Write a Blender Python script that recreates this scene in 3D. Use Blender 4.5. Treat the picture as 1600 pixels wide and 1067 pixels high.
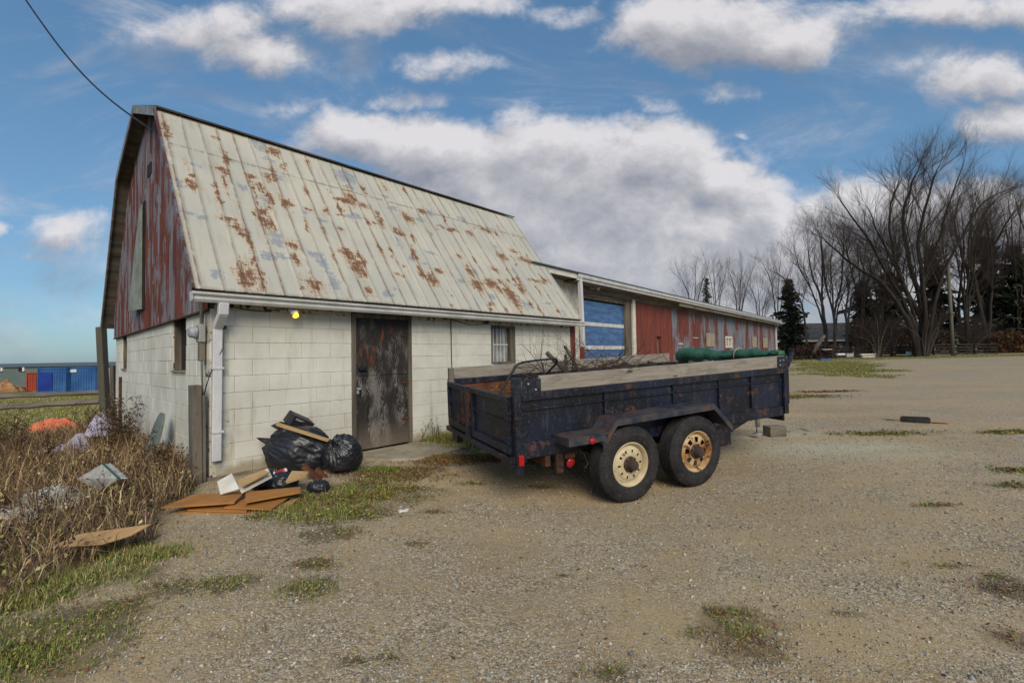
import bpy, bmesh, math, random
import numpy as np
from mathutils import Vector, Matrix, noise as mn
random.seed(7); RNG=np.random.default_rng(7)
R=math.radians
sc=bpy.context.scene
for o in list(bpy.data.objects): bpy.data.objects.remove(o)
C=sc.collection
# ---------------------------------------------------------------- camera
F,PT,RO,CZ=720.,.0316,-.0186,1.39
_cp,_sp=math.cos(PT),math.sin(PT)
_r=np.array([1,0,0.]);_f=np.array([0,_cp,_sp]);_u=np.array([0,-_sp,_cp]);_c,_s=math.cos(RO),math.sin(RO)
CR,CU,CF=_c*_r+_s*_u,-_s*_r+_c*_u,_f
cam=bpy.data.cameras.new('camera');camo=bpy.data.objects.new('camera',cam);C.objects.link(camo);sc.camera=camo
cam.sensor_width=36;cam.lens=36*F/1600;cam.clip_end=5000;cam.clip_start=.05
camo.matrix_world=Matrix(((CR[0],CU[0],-CF[0],0),(CR[1],CU[1],-CF[1],0),(CR[2],CU[2],-CF[2],CZ),(0,0,0,1)))
sc.render.engine='CYCLES';sc.render.resolution_x=1024;sc.render.resolution_y=682
sc.view_settings.view_transform='Standard';sc.view_settings.look='None';sc.view_settings.gamma=1;sc.view_settings.exposure=0.56
# ---------------------------------------------------------------- node helper
class NB:
    def __init__(s,nt): s.nt=nt;s.n=nt.nodes;s.l=nt.links
    def put(s,sock,v):
        if v is None: return
        if isinstance(v,bpy.types.NodeSocket): s.l.new(v,sock)
        else:
            if isinstance(v,(tuple,list)) and len(v)==3 and sock.type=='RGBA': v=(*v,1)
            sock.default_value=v
    def mk(s,t,ins={},**kw):
        n=s.n.new(t)
        for k,v in kw.items(): setattr(n,k,v)
        for k,v in ins.items(): s.put(n.inputs[k],v)
        return n
    def noise(s,vec,scale,detail=4,rough=.55,dist=0,col=False):
        n=s.mk('ShaderNodeTexNoise',{'Vector':vec,'Scale':scale,'Detail':detail,'Roughness':rough,'Distortion':dist});return n.outputs['Color' if col else 'Fac']
    def vor(s,vec,scale,out='Distance',feat='F1'):
        n=s.mk('ShaderNodeTexVoronoi',{'Vector':vec,'Scale':scale},feature=feat);return n.outputs[out]
    def m(s,op,a,b=0,c=0,clamp=False):
        n=s.n.new('ShaderNodeMath');n.operation=op;n.use_clamp=clamp
        s.put(n.inputs[0],a);s.put(n.inputs[1],b);s.put(n.inputs[2],c);return n.outputs[0]
    def vm(s,op,a,b=None,out=0):
        n=s.n.new('ShaderNodeVectorMath');n.operation=op;s.put(n.inputs[0],a)
        if b is not None: s.put(n.inputs[1],b)
        return n.outputs[out]
    def mul(s,vec,sx,sy,sz): return s.vm('MULTIPLY',vec,(sx,sy,sz))
    def step(s,v,lo,hi,a=0,b=1):
        n=s.mk('ShaderNodeMapRange',{'Value':v,'From Min':lo,'From Max':hi,'To Min':a,'To Max':b},interpolation_type='SMOOTHSTEP');return n.outputs[0]
    def mix(s,f,a,b,mode='MIX'):
        n=s.n.new('ShaderNodeMix');n.data_type='RGBA';n.blend_type=mode
        s.put(n.inputs[0],f);s.put(n.inputs[6],a);s.put(n.inputs[7],b);return n.outputs[2]
    def ramp(s,f,stops):
        n=s.n.new('ShaderNodeValToRGB');e=n.color_ramp.elements
        while len(e)<len(stops): e.new(.5)
        for i,(p,c) in enumerate(stops): e[i].position=p;e[i].color=(*c,1)
        s.put(n.inputs[0],f);return n.outputs[0]
    def bump(s,h,st=.3,d=.01,nrm=None):
        n=s.mk('ShaderNodeBump',{'Strength':st,'Distance':d,'Height':h})
        if nrm is not None: s.put(n.inputs['Normal'],nrm)
        return n.outputs[0]
    def obj(s): return s.mk('ShaderNodeTexCoord').outputs['Object']
    def attr(s,name,out='Fac'): return s.mk('ShaderNodeAttribute',attribute_name=name).outputs[out]
    def sep(s,v):
        n=s.mk('ShaderNodeSeparateXYZ',{0:v});return n.outputs
    def comb(s,x,y,z):
        n=s.mk('ShaderNodeCombineXYZ',{0:x,1:y,2:z});return n.outputs[0]
    def rnd(s): return s.mk('ShaderNodeObjectInfo').outputs['Random']
def mat(name,fn,rough=.8,metal=0,spec=.3,**kw):
    m=bpy.data.materials.new(name);m.use_nodes=True;nt=m.node_tree;b=nt.nodes['Principled BSDF'];N=NB(nt)
    r=fn(N) if callable(fn) else {'c':fn}
    b.inputs['Specular IOR Level'].default_value=spec
    N.put(b.inputs['Base Color'],r['c']);N.put(b.inputs['Roughness'],r.get('r',rough));N.put(b.inputs['Metallic'],r.get('m',metal))
    if 'n' in r: N.put(b.inputs['Normal'],r['n'])
    if 'e' in r: N.put(b.inputs['Emission Color'],r['e']);b.inputs['Emission Strength'].default_value=r.get('es',1)
    if 'a' in r: N.put(b.inputs['Alpha'],r['a'])
    if 'coat' in r: b.inputs['Coat Weight'].default_value=r['coat']
    if 't' in r: N.put(b.inputs['Transmission Weight'],r['t'])
    return m
# ---------------------------------------------------------------- world: sky with clouds at fixed directions
SUN_EL,SUN_AZ=R(36),R(168)     # azimuth measured from +Y clockwise
w=bpy.data.worlds.new('World');sc.world=w;w.use_nodes=True
def sky_nodes():
    nt=w.node_tree;nt.nodes.clear();N=NB(nt)
    g=bpy.data.node_groups.new('cloud_density','ShaderNodeTree')
    g.interface.new_socket('P',in_out='INPUT',socket_type='NodeSocketVector');g.interface.new_socket('D',in_out='OUTPUT',socket_type='NodeSocketFloat')
    G=NB(g);gi=G.mk('NodeGroupInput').outputs[0]
    warp=G.vm('SUBTRACT',G.noise(gi,3.2,5,.6,col=True),(.5,.5,.5));P=G.vm('ADD',gi,G.mul(warp,.2,.12,0))
    blobs=[(560,215,130,50,1.1),(700,235,170,70,1.2),(900,245,170,90,1.25),(1040,265,130,80,1.15),(1140,290,110,55,1),(860,330,330,110,1.3),(1060,400,360,90,1.35),(900,440,300,70,1.2),(1250,420,200,70,1.1),(1195,350,80,65,1.05),(820,190,80,35,.8),
     (600,0,190,55,1.0),(400,70,130,50,.85),(300,30,160,50,.8),(700,100,100,32,.75),(640,150,90,28,.6),(440,165,70,30,.55),(760,0,120,30,.8),
     (1110,30,210,75,1.15),(1270,50,80,50,1.0),(900,10,120,25,.7),(1480,10,260,45,1.0),(1560,115,130,60,.95),(1600,190,120,50,.85),(1440,100,60,22,.6),(1020,155,50,28,.6),(1160,130,90,24,.55),(1190,250,60,60,.5),
     (1480,345,260,75,1.25),(1400,430,250,80,1.1),(1330,350,70,45,.6),(110,360,75,42,.85),(-10,352,35,16,.7),(90,395,80,20,.6),(1300,480,400,70,.85),(1000,470,300,60,1.0),(1180,205,30,6,.5)]
    acc=None
    for (u,v,rx,ry,wt) in blobs:
        c=((u-800)/720,(556-.0186*(u-800)-v)/720,0)
        d=G.vm('LENGTH',G.mul(G.vm('SUBTRACT',P,c),720/rx,720/ry,0),out=1)
        q=G.step(d,1.6,.1,0,wt)
        acc=q if acc is None else G.m('MAXIMUM',acc,G.m('ADD',G.m('MULTIPLY',acc,.35),q)) if wt>.9 else G.m('MAXIMUM',acc,q)
    n1=G.noise(G.mul(gi,1,1.5,1),3.0,10,.6,.25);n2=G.noise(G.mul(gi,1,1.3,1),11,9,.68,.4)
    d=G.m('ADD',G.m('MINIMUM',acc,1.3),G.m('ADD',G.m('MULTIPLY',G.m('SUBTRACT',n1,.5),1.7),G.m('MULTIPLY',G.m('SUBTRACT',n2,.5),.75)))
    go=G.mk('NodeGroupOutput');G.l.new(d,go.inputs[0])
    dirv=N.mk('ShaderNodeTexCoord').outputs['Generated'];x,y,z=N.sep(dirv)
    ya=N.m('MAXIMUM',N.m('ABSOLUTE',y),.12)
    P=N.comb(N.m('DIVIDE',x,ya),N.m('DIVIDE',z,ya),N.m('MULTIPLY',N.m('LESS_THAN',y,0),7))
    def den(p):
        n=N.n.new('ShaderNodeGroup');n.node_tree=g;N.l.new(p,n.inputs[0]);return n.outputs[0]
    d1=den(P);d2=den(N.vm('ADD',P,(.028,.05,0)))
    a=N.step(d1,.33,.92)
    a=N.m('MULTIPLY',a,.93)
    wsp=N.m('MULTIPLY',N.step(N.noise(N.mul(P,1,2.2,1),2.1,10,.66,.8),.47,.75),.5);a=N.m('MAXIMUM',a,N.m('ADD',N.m('MULTIPLY',a,.6),wsp))
    lit=N.m('SUBTRACT',d1,d2)
    thick=N.step(d1,.7,1.9)
    n3=N.noise(P,5,6,.55)
    sh=N.m('ADD',N.m('ADD',N.m('MULTIPLY',lit,.75),N.m('MULTIPLY',thick,-.17)),N.m('ADD',.66,N.m('MULTIPLY',N.m('SUBTRACT',n3,.5),.55)))
    cc=N.ramp(sh,[(.0,(.17,.19,.235)),(.35,(.25,.26,.30)),(.65,(.40,.395,.42)),(1,(.62,.60,.61))])
    sky=N.mk('ShaderNodeTexSky',sky_type='NISHITA',sun_disc=False,sun_elevation=SUN_EL,sun_rotation=SUN_AZ,dust_density=1.2,ozone_density=2.2,air_density=1.0,altitude=300).outputs[0]
    # NISHITA brightness grade, then clouds over it
    skyg=N.mix(1,sky,(.62,.86,1.0),'MULTIPLY')
    skym=N.mix(.55,skyg,N.ramp(z,[(0,(1.5,1.95,2.35)),(.12,(1.15,1.9,2.5)),(.45,(.72,1.5,2.35)),(1,(.5,1.1,2.0))]))
    cl=N.mix(1,cc,(7.7,7.7,7.7),'MULTIPLY')
    col=N.mix(a,skym,cl)
    bg=N.mk('ShaderNodeBackground',{'Color':col,'Strength':.11});out=N.mk('ShaderNodeOutputWorld');N.l.new(bg.outputs[0],out.inputs[0])
sky_nodes()
sl=bpy.data.lights.new('sun','SUN');sl.energy=2.15;sl.angle=R(36);sl.color=(1,.885,.70)
so=bpy.data.objects.new('sun',sl);C.objects.link(so)
sd=Vector((math.sin(SUN_AZ)*math.cos(SUN_EL),math.cos(SUN_AZ)*math.cos(SUN_EL),math.sin(SUN_EL)))
so.rotation_euler=(sd).to_track_quat('Z','Y').to_euler()
# ---------------------------------------------------------------- geometry helpers
OC=np.array([0,0,CZ])
def ray(u,v): return (u-800)/F*CR+(533.5-v)/F*CU+CF
def hit(u,v,p,n):
    d=ray(u,v);n=np.array(n,float);return OC+d*(np.dot(np.array(p,float)-OC,n)/np.dot(d,n))
def pxy(x,y):   # pixel of ground point (for masks only)
    P=np.stack([x,y,np.zeros_like(x)-CZ],-1);k=P@CF;return 800+F*(P@CR)/k,533.5-F*(P@CU)/k
CP=np.array([(-3.6,5.5,.0),(-1.6,7.6,.0),(1.2,10.6,.05),(1.17,4.7,-.115),(2.0,5.1,-.085),(4.3,7.7,.02),(0,2,-.13),(3,2,-.12),(-3,3,-.07),(-2.3,4.6,-.03),(0,6.5,-.05),(0,0,-.13),(-6,0,-.25),(8,0,-.1),(0,-6,-.15),
 (-6,6,-.12),(-9,11,-.25),(-8.5,6,-.3),(-13,14,-.45),(-20,20,-.85),(-30,30,-1.3),(-48,50,-1.65),(-70,70,-3),(-110,90,-4.5),(-60,20,-2),(-40,0,-1.5),(-20,5,-.9),
 (8,9,.05),(12,8,.05),(20,12,.2),(10,20,.25),(20,33,.45),(27,40,.68),(32,30,.68),(45,40,.78),(60,40,.8),(30,60,.9),(50,50,.9),(100,100,1.2),(0,40,0),(0,100,-1),(60,0,.6),(30,0,.3),(-10,60,-1.2)],float)
def _phi(d): return d
_D=np.hypot(CP[:,None,0]-CP[None,:,0],CP[:,None,1]-CP[None,:,1])
_n=len(CP);_A=np.zeros((_n+1,_n+1));_A[:_n,:_n]=_D;_A[:_n,_n]=1;_A[_n,:_n]=1
_W=np.linalg.solve(_A,np.append(CP[:,2],0))
def gz(x,y):
    x=np.asarray(x,float);y=np.asarray(y,float);z=np.full(x.shape,_W[-1])
    for i in range(_n): z=z+_W[i]*np.sqrt((x-CP[i,0])**2+(y-CP[i,1])**2+.04)
    d=np.hypot(x,y);k=np.clip((d-110)/400,0,1);far=np.where(x>0,0.,-5.)
    far=far*np.clip(np.abs(x)/200,0,1)-1*(1-np.clip(np.abs(x)/200,0,1))
    return z*(1-k)+far*k
def G(u,v,h=0):
    z=0.
    for _ in range(8):
        P=hit(u,v,(0,0,z+h),(0,0,1));z=float(gz(P[0],P[1]))
    return Vector((P[0],P[1],z+h))
class MB:
    def __init__(s): s.v=[];s.f=[];s.M=None
    def add(s,vs,fs):
        o=len(s.v);
        if s.M is not None: vs=[tuple(s.M@Vector(v)) for v in vs]
        s.v+= [tuple(v) for v in vs];s.f+=[tuple(i+o for i in f) for f in fs];return s
    def box(s,x0,x1,y0,y1,z0,z1,c=0):
        if c:
            return s.cbox(x0,x1,y0,y1,z0,z1,c)
        return s.add([(x0,y0,z0),(x1,y0,z0),(x1,y1,z0),(x0,y1,z0),(x0,y0,z1),(x1,y0,z1),(x1,y1,z1),(x0,y1,z1)],[(0,3,2,1),(4,5,6,7),(0,1,5,4),(1,2,6,5),(2,3,7,6),(3,0,4,7)])
    def cbox(s,x0,x1,y0,y1,z0,z1,c):   # chamfered box
        bm=bmesh.new();bmesh.ops.create_cube(bm,size=1)
        for v in bm.verts: v.co=Vector((x0+(v.co.x+.5)*(x1-x0),y0+(v.co.y+.5)*(y1-y0),z0+(v.co.z+.5)*(z1-z0)))
        bmesh.ops.bevel(bm,geom=list(bm.edges),offset=c,segments=1,affect='EDGES')
        bm.verts.index_update();vs=[v.co[:] for v in bm.verts];fs=[[v.index for v in f.verts] for f in bm.faces];bm.free();return s.add(vs,fs)
    def bar(s,p,q,wd,ht,up=(0,0,1),c=0):   # rectangular bar from p to q
        p=Vector(p);q=Vector(q);d=(q-p);L=d.length;d.normalize();up=Vector(up)
        sd=d.cross(up);sd=sd.normalized() if sd.length>1e-4 else Vector((1,0,0));u2=sd.cross(d)
        M=Matrix(((d.x,sd.x,u2.x,p.x),(d.y,sd.y,u2.y,p.y),(d.z,sd.z,u2.z,p.z),(0,0,0,1)))
        t=MB();t.box(0,L,-wd/2,wd/2,-ht/2,ht/2,c);return s.add([tuple(M@Vector(v)) for v in t.v],t.f)
    def tube(s,pts,rad,n=8,cap=True):
        pts=[Vector(p) for p in pts];k=len(pts);rad=rad if isinstance(rad,(list,tuple)) else [rad]*k
        vs=[];prev=None
        for i,p in enumerate(pts):
            d=(pts[min(i+1,k-1)]-pts[max(i-1,0)]).normalized()
            if prev is None: a=d.orthogonal().normalized()
            else:
                a=prev-d*prev.dot(d);a=a.normalized() if a.length>1e-5 else d.orthogonal().normalized()
            prev=a;b=d.cross(a)
            for j in range(n):
                t=2*math.pi*j/n;vs.append(p+(a*math.cos(t)+b*math.sin(t))*rad[i])
        fs=[(i*n+j,i*n+(j+1)%n,(i+1)*n+(j+1)%n,(i+1)*n+j) for i in range(k-1) for j in range(n)]
        if cap: fs+=[tuple(range(n-1,-1,-1)),tuple((k-1)*n+j for j in range(n))]
        return s.add(vs,fs)
    def lathe(s,prof,axis_p,axis_d,n=32,closed=False):   # prof: (along axis, radius)
        A=Vector(axis_d).normalized();a=A.orthogonal().normalized();b=A.cross(a);P=Vector(axis_p);vs=[]
        for (h,r) in prof:
            for j in range(n):
                t=2*math.pi*j/n;vs.append(P+A*h+(a*math.cos(t)+b*math.sin(t))*max(r,1e-4))
        k=len(prof);rg=range(k if closed else k-1)
        fs=[(i*n+j,i*n+(j+1)%n,((i+1)%k)*n+(j+1)%n,((i+1)%k)*n+j) for i in rg for j in range(n)]
        return s.add(vs,fs)
    def prism(s,poly,z0,z1,warp=None):
        n=len(poly);vs=[(x,y,z0) for x,y in poly]+[(x,y,z1) for x,y in poly]
        return s.add(vs,[tuple(range(n-1,-1,-1)),tuple(range(n,2*n))]+[(i,(i+1)%n,n+(i+1)%n,n+i) for i in range(n)])
    def slab(s,pts,th):   # thick polygon from 3D pts, thickness downwards
        n=len(pts);a=[Vector(p) for p in pts];nn=(a[1]-a[0]).cross(a[2]-a[0]).normalized()
        if nn.z<0: nn=-nn
        b=[p-nn*th for p in a]
        return s.add(a+b,[tuple(range(n)),tuple(range(2*n-1,n-1,-1))]+[(i,n+i,n+(i+1)%n,(i+1)%n) for i in range(n)])
    def build(s,name,m,parent=None,smooth=False,bevel=0):
        me=bpy.data.meshes.new(name);me.from_pydata(s.v,[],s.f);me.materials.append(m);me.validate()
        bm=bmesh.new();bm.from_mesh(me);bmesh.ops.recalc_face_normals(bm,faces=bm.faces);bm.to_mesh(me);bm.free()
        if smooth:
            for p in me.polygons: p.use_smooth=True
        o=bpy.data.objects.new(name,me);C.objects.link(o)
        if parent is not None: o.parent=parent
        if smooth=='auto':
            md=o.modifiers.new('es','EDGE_SPLIT');md.split_angle=R(40)
        if bevel:
            md=o.modifiers.new('bv','BEVEL');md.width=bevel;md.segments=2;md.limit_method='ANGLE'
        return o
def npmesh(name,V,quads=None,tris=None,m=None,parent=None,cols=None,fattr=None,smooth=False):
    V=np.asarray(V,np.float32);nq=0 if quads is None else len(quads);nt=0 if tris is None else len(tris)
    me=bpy.data.meshes.new(name);me.vertices.add(len(V));me.vertices.foreach_set('co',V.ravel())
    li=[];ls=[]
    if nq: li.append(np.asarray(quads,np.int32).ravel());ls.append(np.arange(nq,dtype=np.int32)*4)
    if nt: li.append(np.asarray(tris,np.int32).ravel());ls.append(nq*4+np.arange(nt,dtype=np.int32)*3)
    li=np.concatenate(li);ls=np.concatenate(ls)
    me.loops.add(len(li));me.loops.foreach_set('vertex_index',li);me.polygons.add(nq+nt);me.polygons.foreach_set('loop_start',ls)
    me.update(calc_edges=True)
    if smooth: me.polygons.foreach_set('use_smooth',np.ones(nq+nt,bool))
    if cols is not None:
        a=me.attributes.new('col','FLOAT_COLOR','POINT');c=np.ones((len(V),4),np.float32);c[:,:3]=cols;a.data.foreach_set('color',c.ravel())
    for k,v in (fattr or {}).items():
        a=me.attributes.new(k,'FLOAT','POINT');a.data.foreach_set('value',np.asarray(v,np.float32))
    me.materials.append(m);o=bpy.data.objects.new(name,me);C.objects.link(o)
    if parent is not None: o.parent=parent
    return o
def tag(o,label=None,cat=None,group=None,kind=None):
    if label:o['label']=label
    if cat:o['category']=cat
    if group:o['group']=group
    if kind:o['kind']=kind
    return o
def thing(name,label,cat,loc=(0,0,0),rz=0,group=None,rot=None):
    o=bpy.data.objects.new(name,None);C.objects.link(o);o.location=loc;o.rotation_euler=rot if rot else (0,0,rz);o.empty_display_size=.2
    return tag(o,label,cat,group)
def copy_tree(o,parent=None):
    c=o.copy();C.objects.link(c);c.parent=parent
    for ch in list(o.children): copy_tree(ch,c)
    return c
# ---------------------------------------------------------------- materials
def weather(c1,c2,sc_=6,c3=None,k3=.62,rough=.8,metal=0,bs=.25,stretch=(1,1,1),bd=.004,spec=.3):
    def fn(N):
        p=N.mul(N.obj(),*stretch);a=N.noise(p,sc_,6,.6);c=N.mix(N.step(a,.35,.65),c1,c2)
        if c3: c=N.mix(N.step(N.noise(N.vm('ADD',p,(7,3,1)),sc_*1.7,8,.65),k3,k3+.07),c,c3)
        fine=N.noise(p,sc_*14,4,.6);c=N.mix(.22,c,N.ramp(fine,[(.3,(.3,.3,.3)),(.7,(1,1,1))]),'MULTIPLY')
        return {'c':c,'r':N.step(a,.2,.8,max(rough-.12,.1),min(rough+.1,1)),'n':N.bump(N.m('ADD',a,N.m('MULTIPLY',fine,.35)),bs,bd)}
    return fn
def painted_block(N):
    p=N.obj();x,y,z=N.sep(p)
    base=N.mix(N.step(N.noise(p,1.3,5,.6),.3,.7),(.63,.625,.575),(.50,.49,.44))
    st=N.noise(N.mul(p,7,7,.8),1,6,.65);base=N.mix(N.m('MULTIPLY',N.step(st,.52,.75),.6),base,(.34,.29,.2))
    sp=N.noise(p,26,6,.7);base=N.mix(N.m('MULTIPLY',N.step(sp,.6,.72),.4),base,(.3,.28,.23))
    dr_=N.noise(N.mul(p,5,5,.35),1.4,7,.7);base=N.mix(N.m('MULTIPLY',N.m('MULTIPLY',N.step(dr_,.55,.7),N.step(z,.9,2.1)),.5),base,(.33,.29,.21));low=N.step(z,.42,.0);ln=N.noise(p,5,8,.7)
    base=N.mix(N.m('MULTIPLY',N.step(N.m('ADD',N.m('MULTIPLY',low,.55),N.m('MULTIPLY',ln,.7)),.62,.9),.8),base,(.27,.215,.14))
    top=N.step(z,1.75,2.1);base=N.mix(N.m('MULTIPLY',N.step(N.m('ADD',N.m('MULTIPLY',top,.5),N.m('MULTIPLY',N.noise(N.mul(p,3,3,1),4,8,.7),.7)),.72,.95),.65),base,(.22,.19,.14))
    h=N.m('ADD',N.m('MULTIPLY',N.noise(p,60,6,.7),.6),N.noise(p,9,4,.6))
    return {'c':base,'r':.85,'n':N.bump(h,.5,.006)}
M={}
M['block']=mat('painted_block',painted_block)
M['mortar']=mat('mortar',weather((.6,.57,.48),(.47,.44,.36),5,(.06,.05,.04),.54))
def corr(N):   # peeling red paint over galvanised ribbed steel
    p=N.obj();q=N.mul(p,3.2,3.2,.55);a=N.noise(q,1.3,8,.62,.3);b=N.noise(N.mul(p,30,30,2.0),1,5,.6)
    c=N.mix(N.step(N.noise(p,2,4),.3,.7),(.145,.042,.027),(.085,.028,.02))
    c=N.mix(N.step(N.m('ADD',a,N.m('MULTIPLY',N.m('SUBTRACT',b,.5),.35)),.475,.535),c,N.mix(N.step(b,.3,.7),(.20,.19,.22),(.11,.105,.13)))
    c=N.mix(N.m('MULTIPLY',N.step(N.noise(N.mul(p,9,9,1.2),1.6,8,.7),.57,.68),.85),c,(.085,.03,.016))
    return {'c':c,'r':.6,'m':.15,'n':N.bump(b,.2,.003)}
M['corr']=mat('red_peeled_steel',corr)
def reds(N):
    p=N.obj();a=N.noise(N.mul(p,8,8,.7),1.5,6,.6)
    c=N.mix(N.step(a,.3,.7),(.20,.05,.03),(.11,.03,.022));c=N.mix(N.m('MULTIPLY',N.step(N.noise(N.mul(p,14,14,1.4),1,6,.7),.62,.72),.6),c,(.3,.25,.24))
    return {'c':c,'r':.6,'n':N.bump(a,.2,.003)}
M['redsteel']=mat('red_steel',reds)
def shedmix(N):
    p=N.obj();q=N.mul(p,.9,.9,.28);a=N.noise(q,1.25,7,.6,.3);b=N.noise(N.mul(p,14,14,1.2),1,5,.6)
    c=N.mix(N.step(b,.35,.65),(.17,.045,.035),(.10,.03,.026))
    c=N.mix(N.step(N.m('ADD',a,N.m('MULTIPLY',N.m('SUBTRACT',b,.5),.4)),.47,.53),c,N.mix(N.step(b,.3,.7),(.20,.215,.245),(.11,.125,.15)))
    return {'c':c,'r':.6,'n':N.bump(b,.15,.003)}
M['shedmix']=mat('shed_peeled_steel',shedmix)
def roofm(N):
    p=N.obj();nz=N.m('ADD',N.m('MULTIPLY',N.noise(N.mul(p,3.2,.8,.8),9,9,.78,.6),.6),N.m('MULTIPLY',N.noise(N.mul(p,.7,3.5,3.5),7,8,.75,.4),.4));nf=N.noise(N.mul(p,2,1,1),60,6,.75);lg=N.noise(p,1.1,4,.5)
    c=N.mix(N.step(lg,.3,.7),(.49,.465,.395),(.41,.405,.36))
    c=N.mix(N.m('MULTIPLY',N.step(N.noise(N.mul(p,9,1.2,1.2),1.5,6,.65),.5,.7),.4),c,(.30,.28,.2))
    g=N.step(N.m('ADD',N.attr('grey'),N.m('MULTIPLY',N.m('SUBTRACT',nz,.5),3.4)),.45,.62)
    c=N.mix(N.m('MULTIPLY',g,.85),c,N.mix(nf,(.17,.2,.25),(.27,.3,.34)))
    ru=N.m('ADD',N.attr('rust'),N.m('ADD',N.m('MULTIPLY',N.m('SUBTRACT',nz,.5),3.6),N.m('MULTIPLY',N.m('SUBTRACT',nf,.5),.6)))
    halo=N.step(ru,.2,.55);c=N.mix(N.m('MULTIPLY',halo,.45),c,(.40,.27,.12))
    c=N.mix(N.m('MULTIPLY',N.step(ru,.52,.66),.9),c,N.mix(N.step(nf,.3,.7),(.19,.065,.026),(.10,.035,.018)))
    se=N.m('MULTIPLY',N.attr('seam'),N.step(N.noise(N.mul(p,4,1.3,1.3),3.2,6,.7),.33,.55));c=N.mix(N.m('MULTIPLY',se,.8),c,N.mix(N.step(nz,.4,.6),(.20,.10,.045),(.07,.045,.03)))
    return {'c':c,'r':N.m('ADD',.5,N.m('MULTIPLY',halo,.3)),'n':N.bump(nz,.12,.004)}
M['roof']=mat('rusty_cream_roof',roofm,spec=.4)
M['oldwood']=mat('old_wood',weather((.17,.145,.115),(.08,.068,.055),7,(.04,.034,.03),.6,stretch=(1,1,.12),bs=.5,rough=.85))
M['oldwoodx']=mat('old_wood_long',weather((.20,.175,.145),(.10,.085,.07),7,(.05,.042,.036),.6,stretch=(.12,1,1),bs=.5,rough=.85))
def boardm(N):
    p=N.obj();q=N.mul(p,.5,1,6);a=N.noise(q,5,7,.65,1.2);k=N.vor(N.mul(p,2.4,1,7.0),1)
    c=N.mix(N.step(a,.3,.7),(.30,.27,.235),(.19,.17,.145));c=N.mix(N.step(k,.16,.05),c,(.045,.035,.028));c=N.mix(N.m('MULTIPLY',N.step(N.noise(N.mul(p,1.5,1,5),2.5,7,.7),.5,.68),.5),c,(.09,.08,.07))
    c=N.mix(N.m('MULTIPLY',N.step(N.noise(p,3,5,.7),.55,.75),.5),c,(.12,.1,.08));return {'c':c,'r':.8,'n':N.bump(a,.3,.003)}
M['board']=mat('weathered_board',boardm)
def doorm(N):
    p=N.obj();x,y,z=N.sep(p);wv=N.mk('ShaderNodeTexWave',{'Vector':N.vm('ADD',N.mul(p,1,0,.16),N.mul(N.noise(N.mul(p,1,1,.35),4.5,3,.5,col=True),.35,0,.1)),'Scale':14,'Distortion':1.6,'Detail':4,'Detail Scale':1.5},wave_type='BANDS',bands_direction='X').outputs['Fac']
    a=N.noise(N.mul(p,1.2,1,.55),3.2,7,.62);g=N.step(N.m('ADD',a,N.m('MULTIPLY',N.m('SUBTRACT',wv,.5),.08)),.46,.66)
    dark=N.step(z,1.1,2.0);g=N.m('MULTIPLY',g,N.m('SUBTRACT',1,N.m('MULTIPLY',dark,.55)))
    c=N.mix(g,N.mix(wv,(.014,.012,.013),(.034,.028,.027)),N.mix(wv,(.12,.11,.1),(.2,.185,.17)))
    lowz=N.step(z,.55,.0);c=N.mix(N.m('MULTIPLY',lowz,.55),c,(.19,.16,.125))
    r=N.m('MULTIPLY',N.step(N.noise(N.mul(p,3,1,.8),2.2,6,.7),.53,.66),N.m('MULTIPLY',N.step(z,1.15,1.45),N.step(z,1.95,1.75)))
    c=N.mix(r,c,(.17,.045,.014));return {'c':c,'r':.72,'n':N.bump(wv,.5,.003)}
M['door']=mat('weathered_plywood_door',doorm)
M['gutter']=mat('white_gutter',weather((.56,.56,.55),(.44,.44,.43),4,(.2,.19,.17),.68,rough=.45,bs=.08))
M['pipe']=mat('white_downpipe',weather((.62,.62,.64),(.52,.52,.55),5,(.3,.29,.27),.72,rough=.45,bs=.08,stretch=(1,1,.3)))
def navy(N):
    p=N.obj();a=N.noise(N.mul(p,.8,.8,1),5,9,.68);b=N.noise(p,34,6,.7);s=N.noise(N.mul(p,6,6,1.5),7,7,.7)
    c=N.mix(N.step(N.noise(p,1.8,5,.6),.35,.65),(.003,.0035,.007),(.007,.011,.03))
    c=N.mix(N.m('MULTIPLY',N.step(s,.55,.7),.55),c,(.06,.075,.12));c=N.mix(N.m('MULTIPLY',N.step(b,.6,.7),.5),c,(.15,.14,.14))
    ru=N.step(N.m('ADD',a,N.m('MULTIPLY',N.m('SUBTRACT',b,.5),.25)),.57,.63);dst=N.noise(N.mul(p,2.5,2.5,.6),4,7,.7);c=N.mix(N.m('MULTIPLY',N.step(dst,.5,.75),.35),c,(.12,.11,.10));c=N.mix(N.m('MULTIPLY',ru,.8),c,N.mix(b,(.13,.045,.018),(.05,.022,.014)))
    return {'c':c,'r':N.m('ADD',.34,N.m('MULTIPLY',N.m('MAXIMUM',ru,N.step(b,.4,.7)),.4)),'n':N.bump(N.m('ADD',a,b),.25,.003)}
M['navy']=mat('navy_scuffed_steel',navy,spec=.5)
M['fenderm']=mat('fender_steel',weather((.016,.022,.045),(.06,.055,.055),6,(.11,.05,.03),.55,rough=.6,bs=.3),spec=.45)
M['rustiron']=mat('rusty_iron',weather((.11,.045,.022),(.05,.026,.018),8,(.015,.014,.018),.55,rough=.85,bs=.5))
M['rustin']=mat('rusty_inside',weather((.14,.05,.028),(.07,.03,.02),6,(.03,.02,.02),.6,rough=.85,bs=.4))
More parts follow.
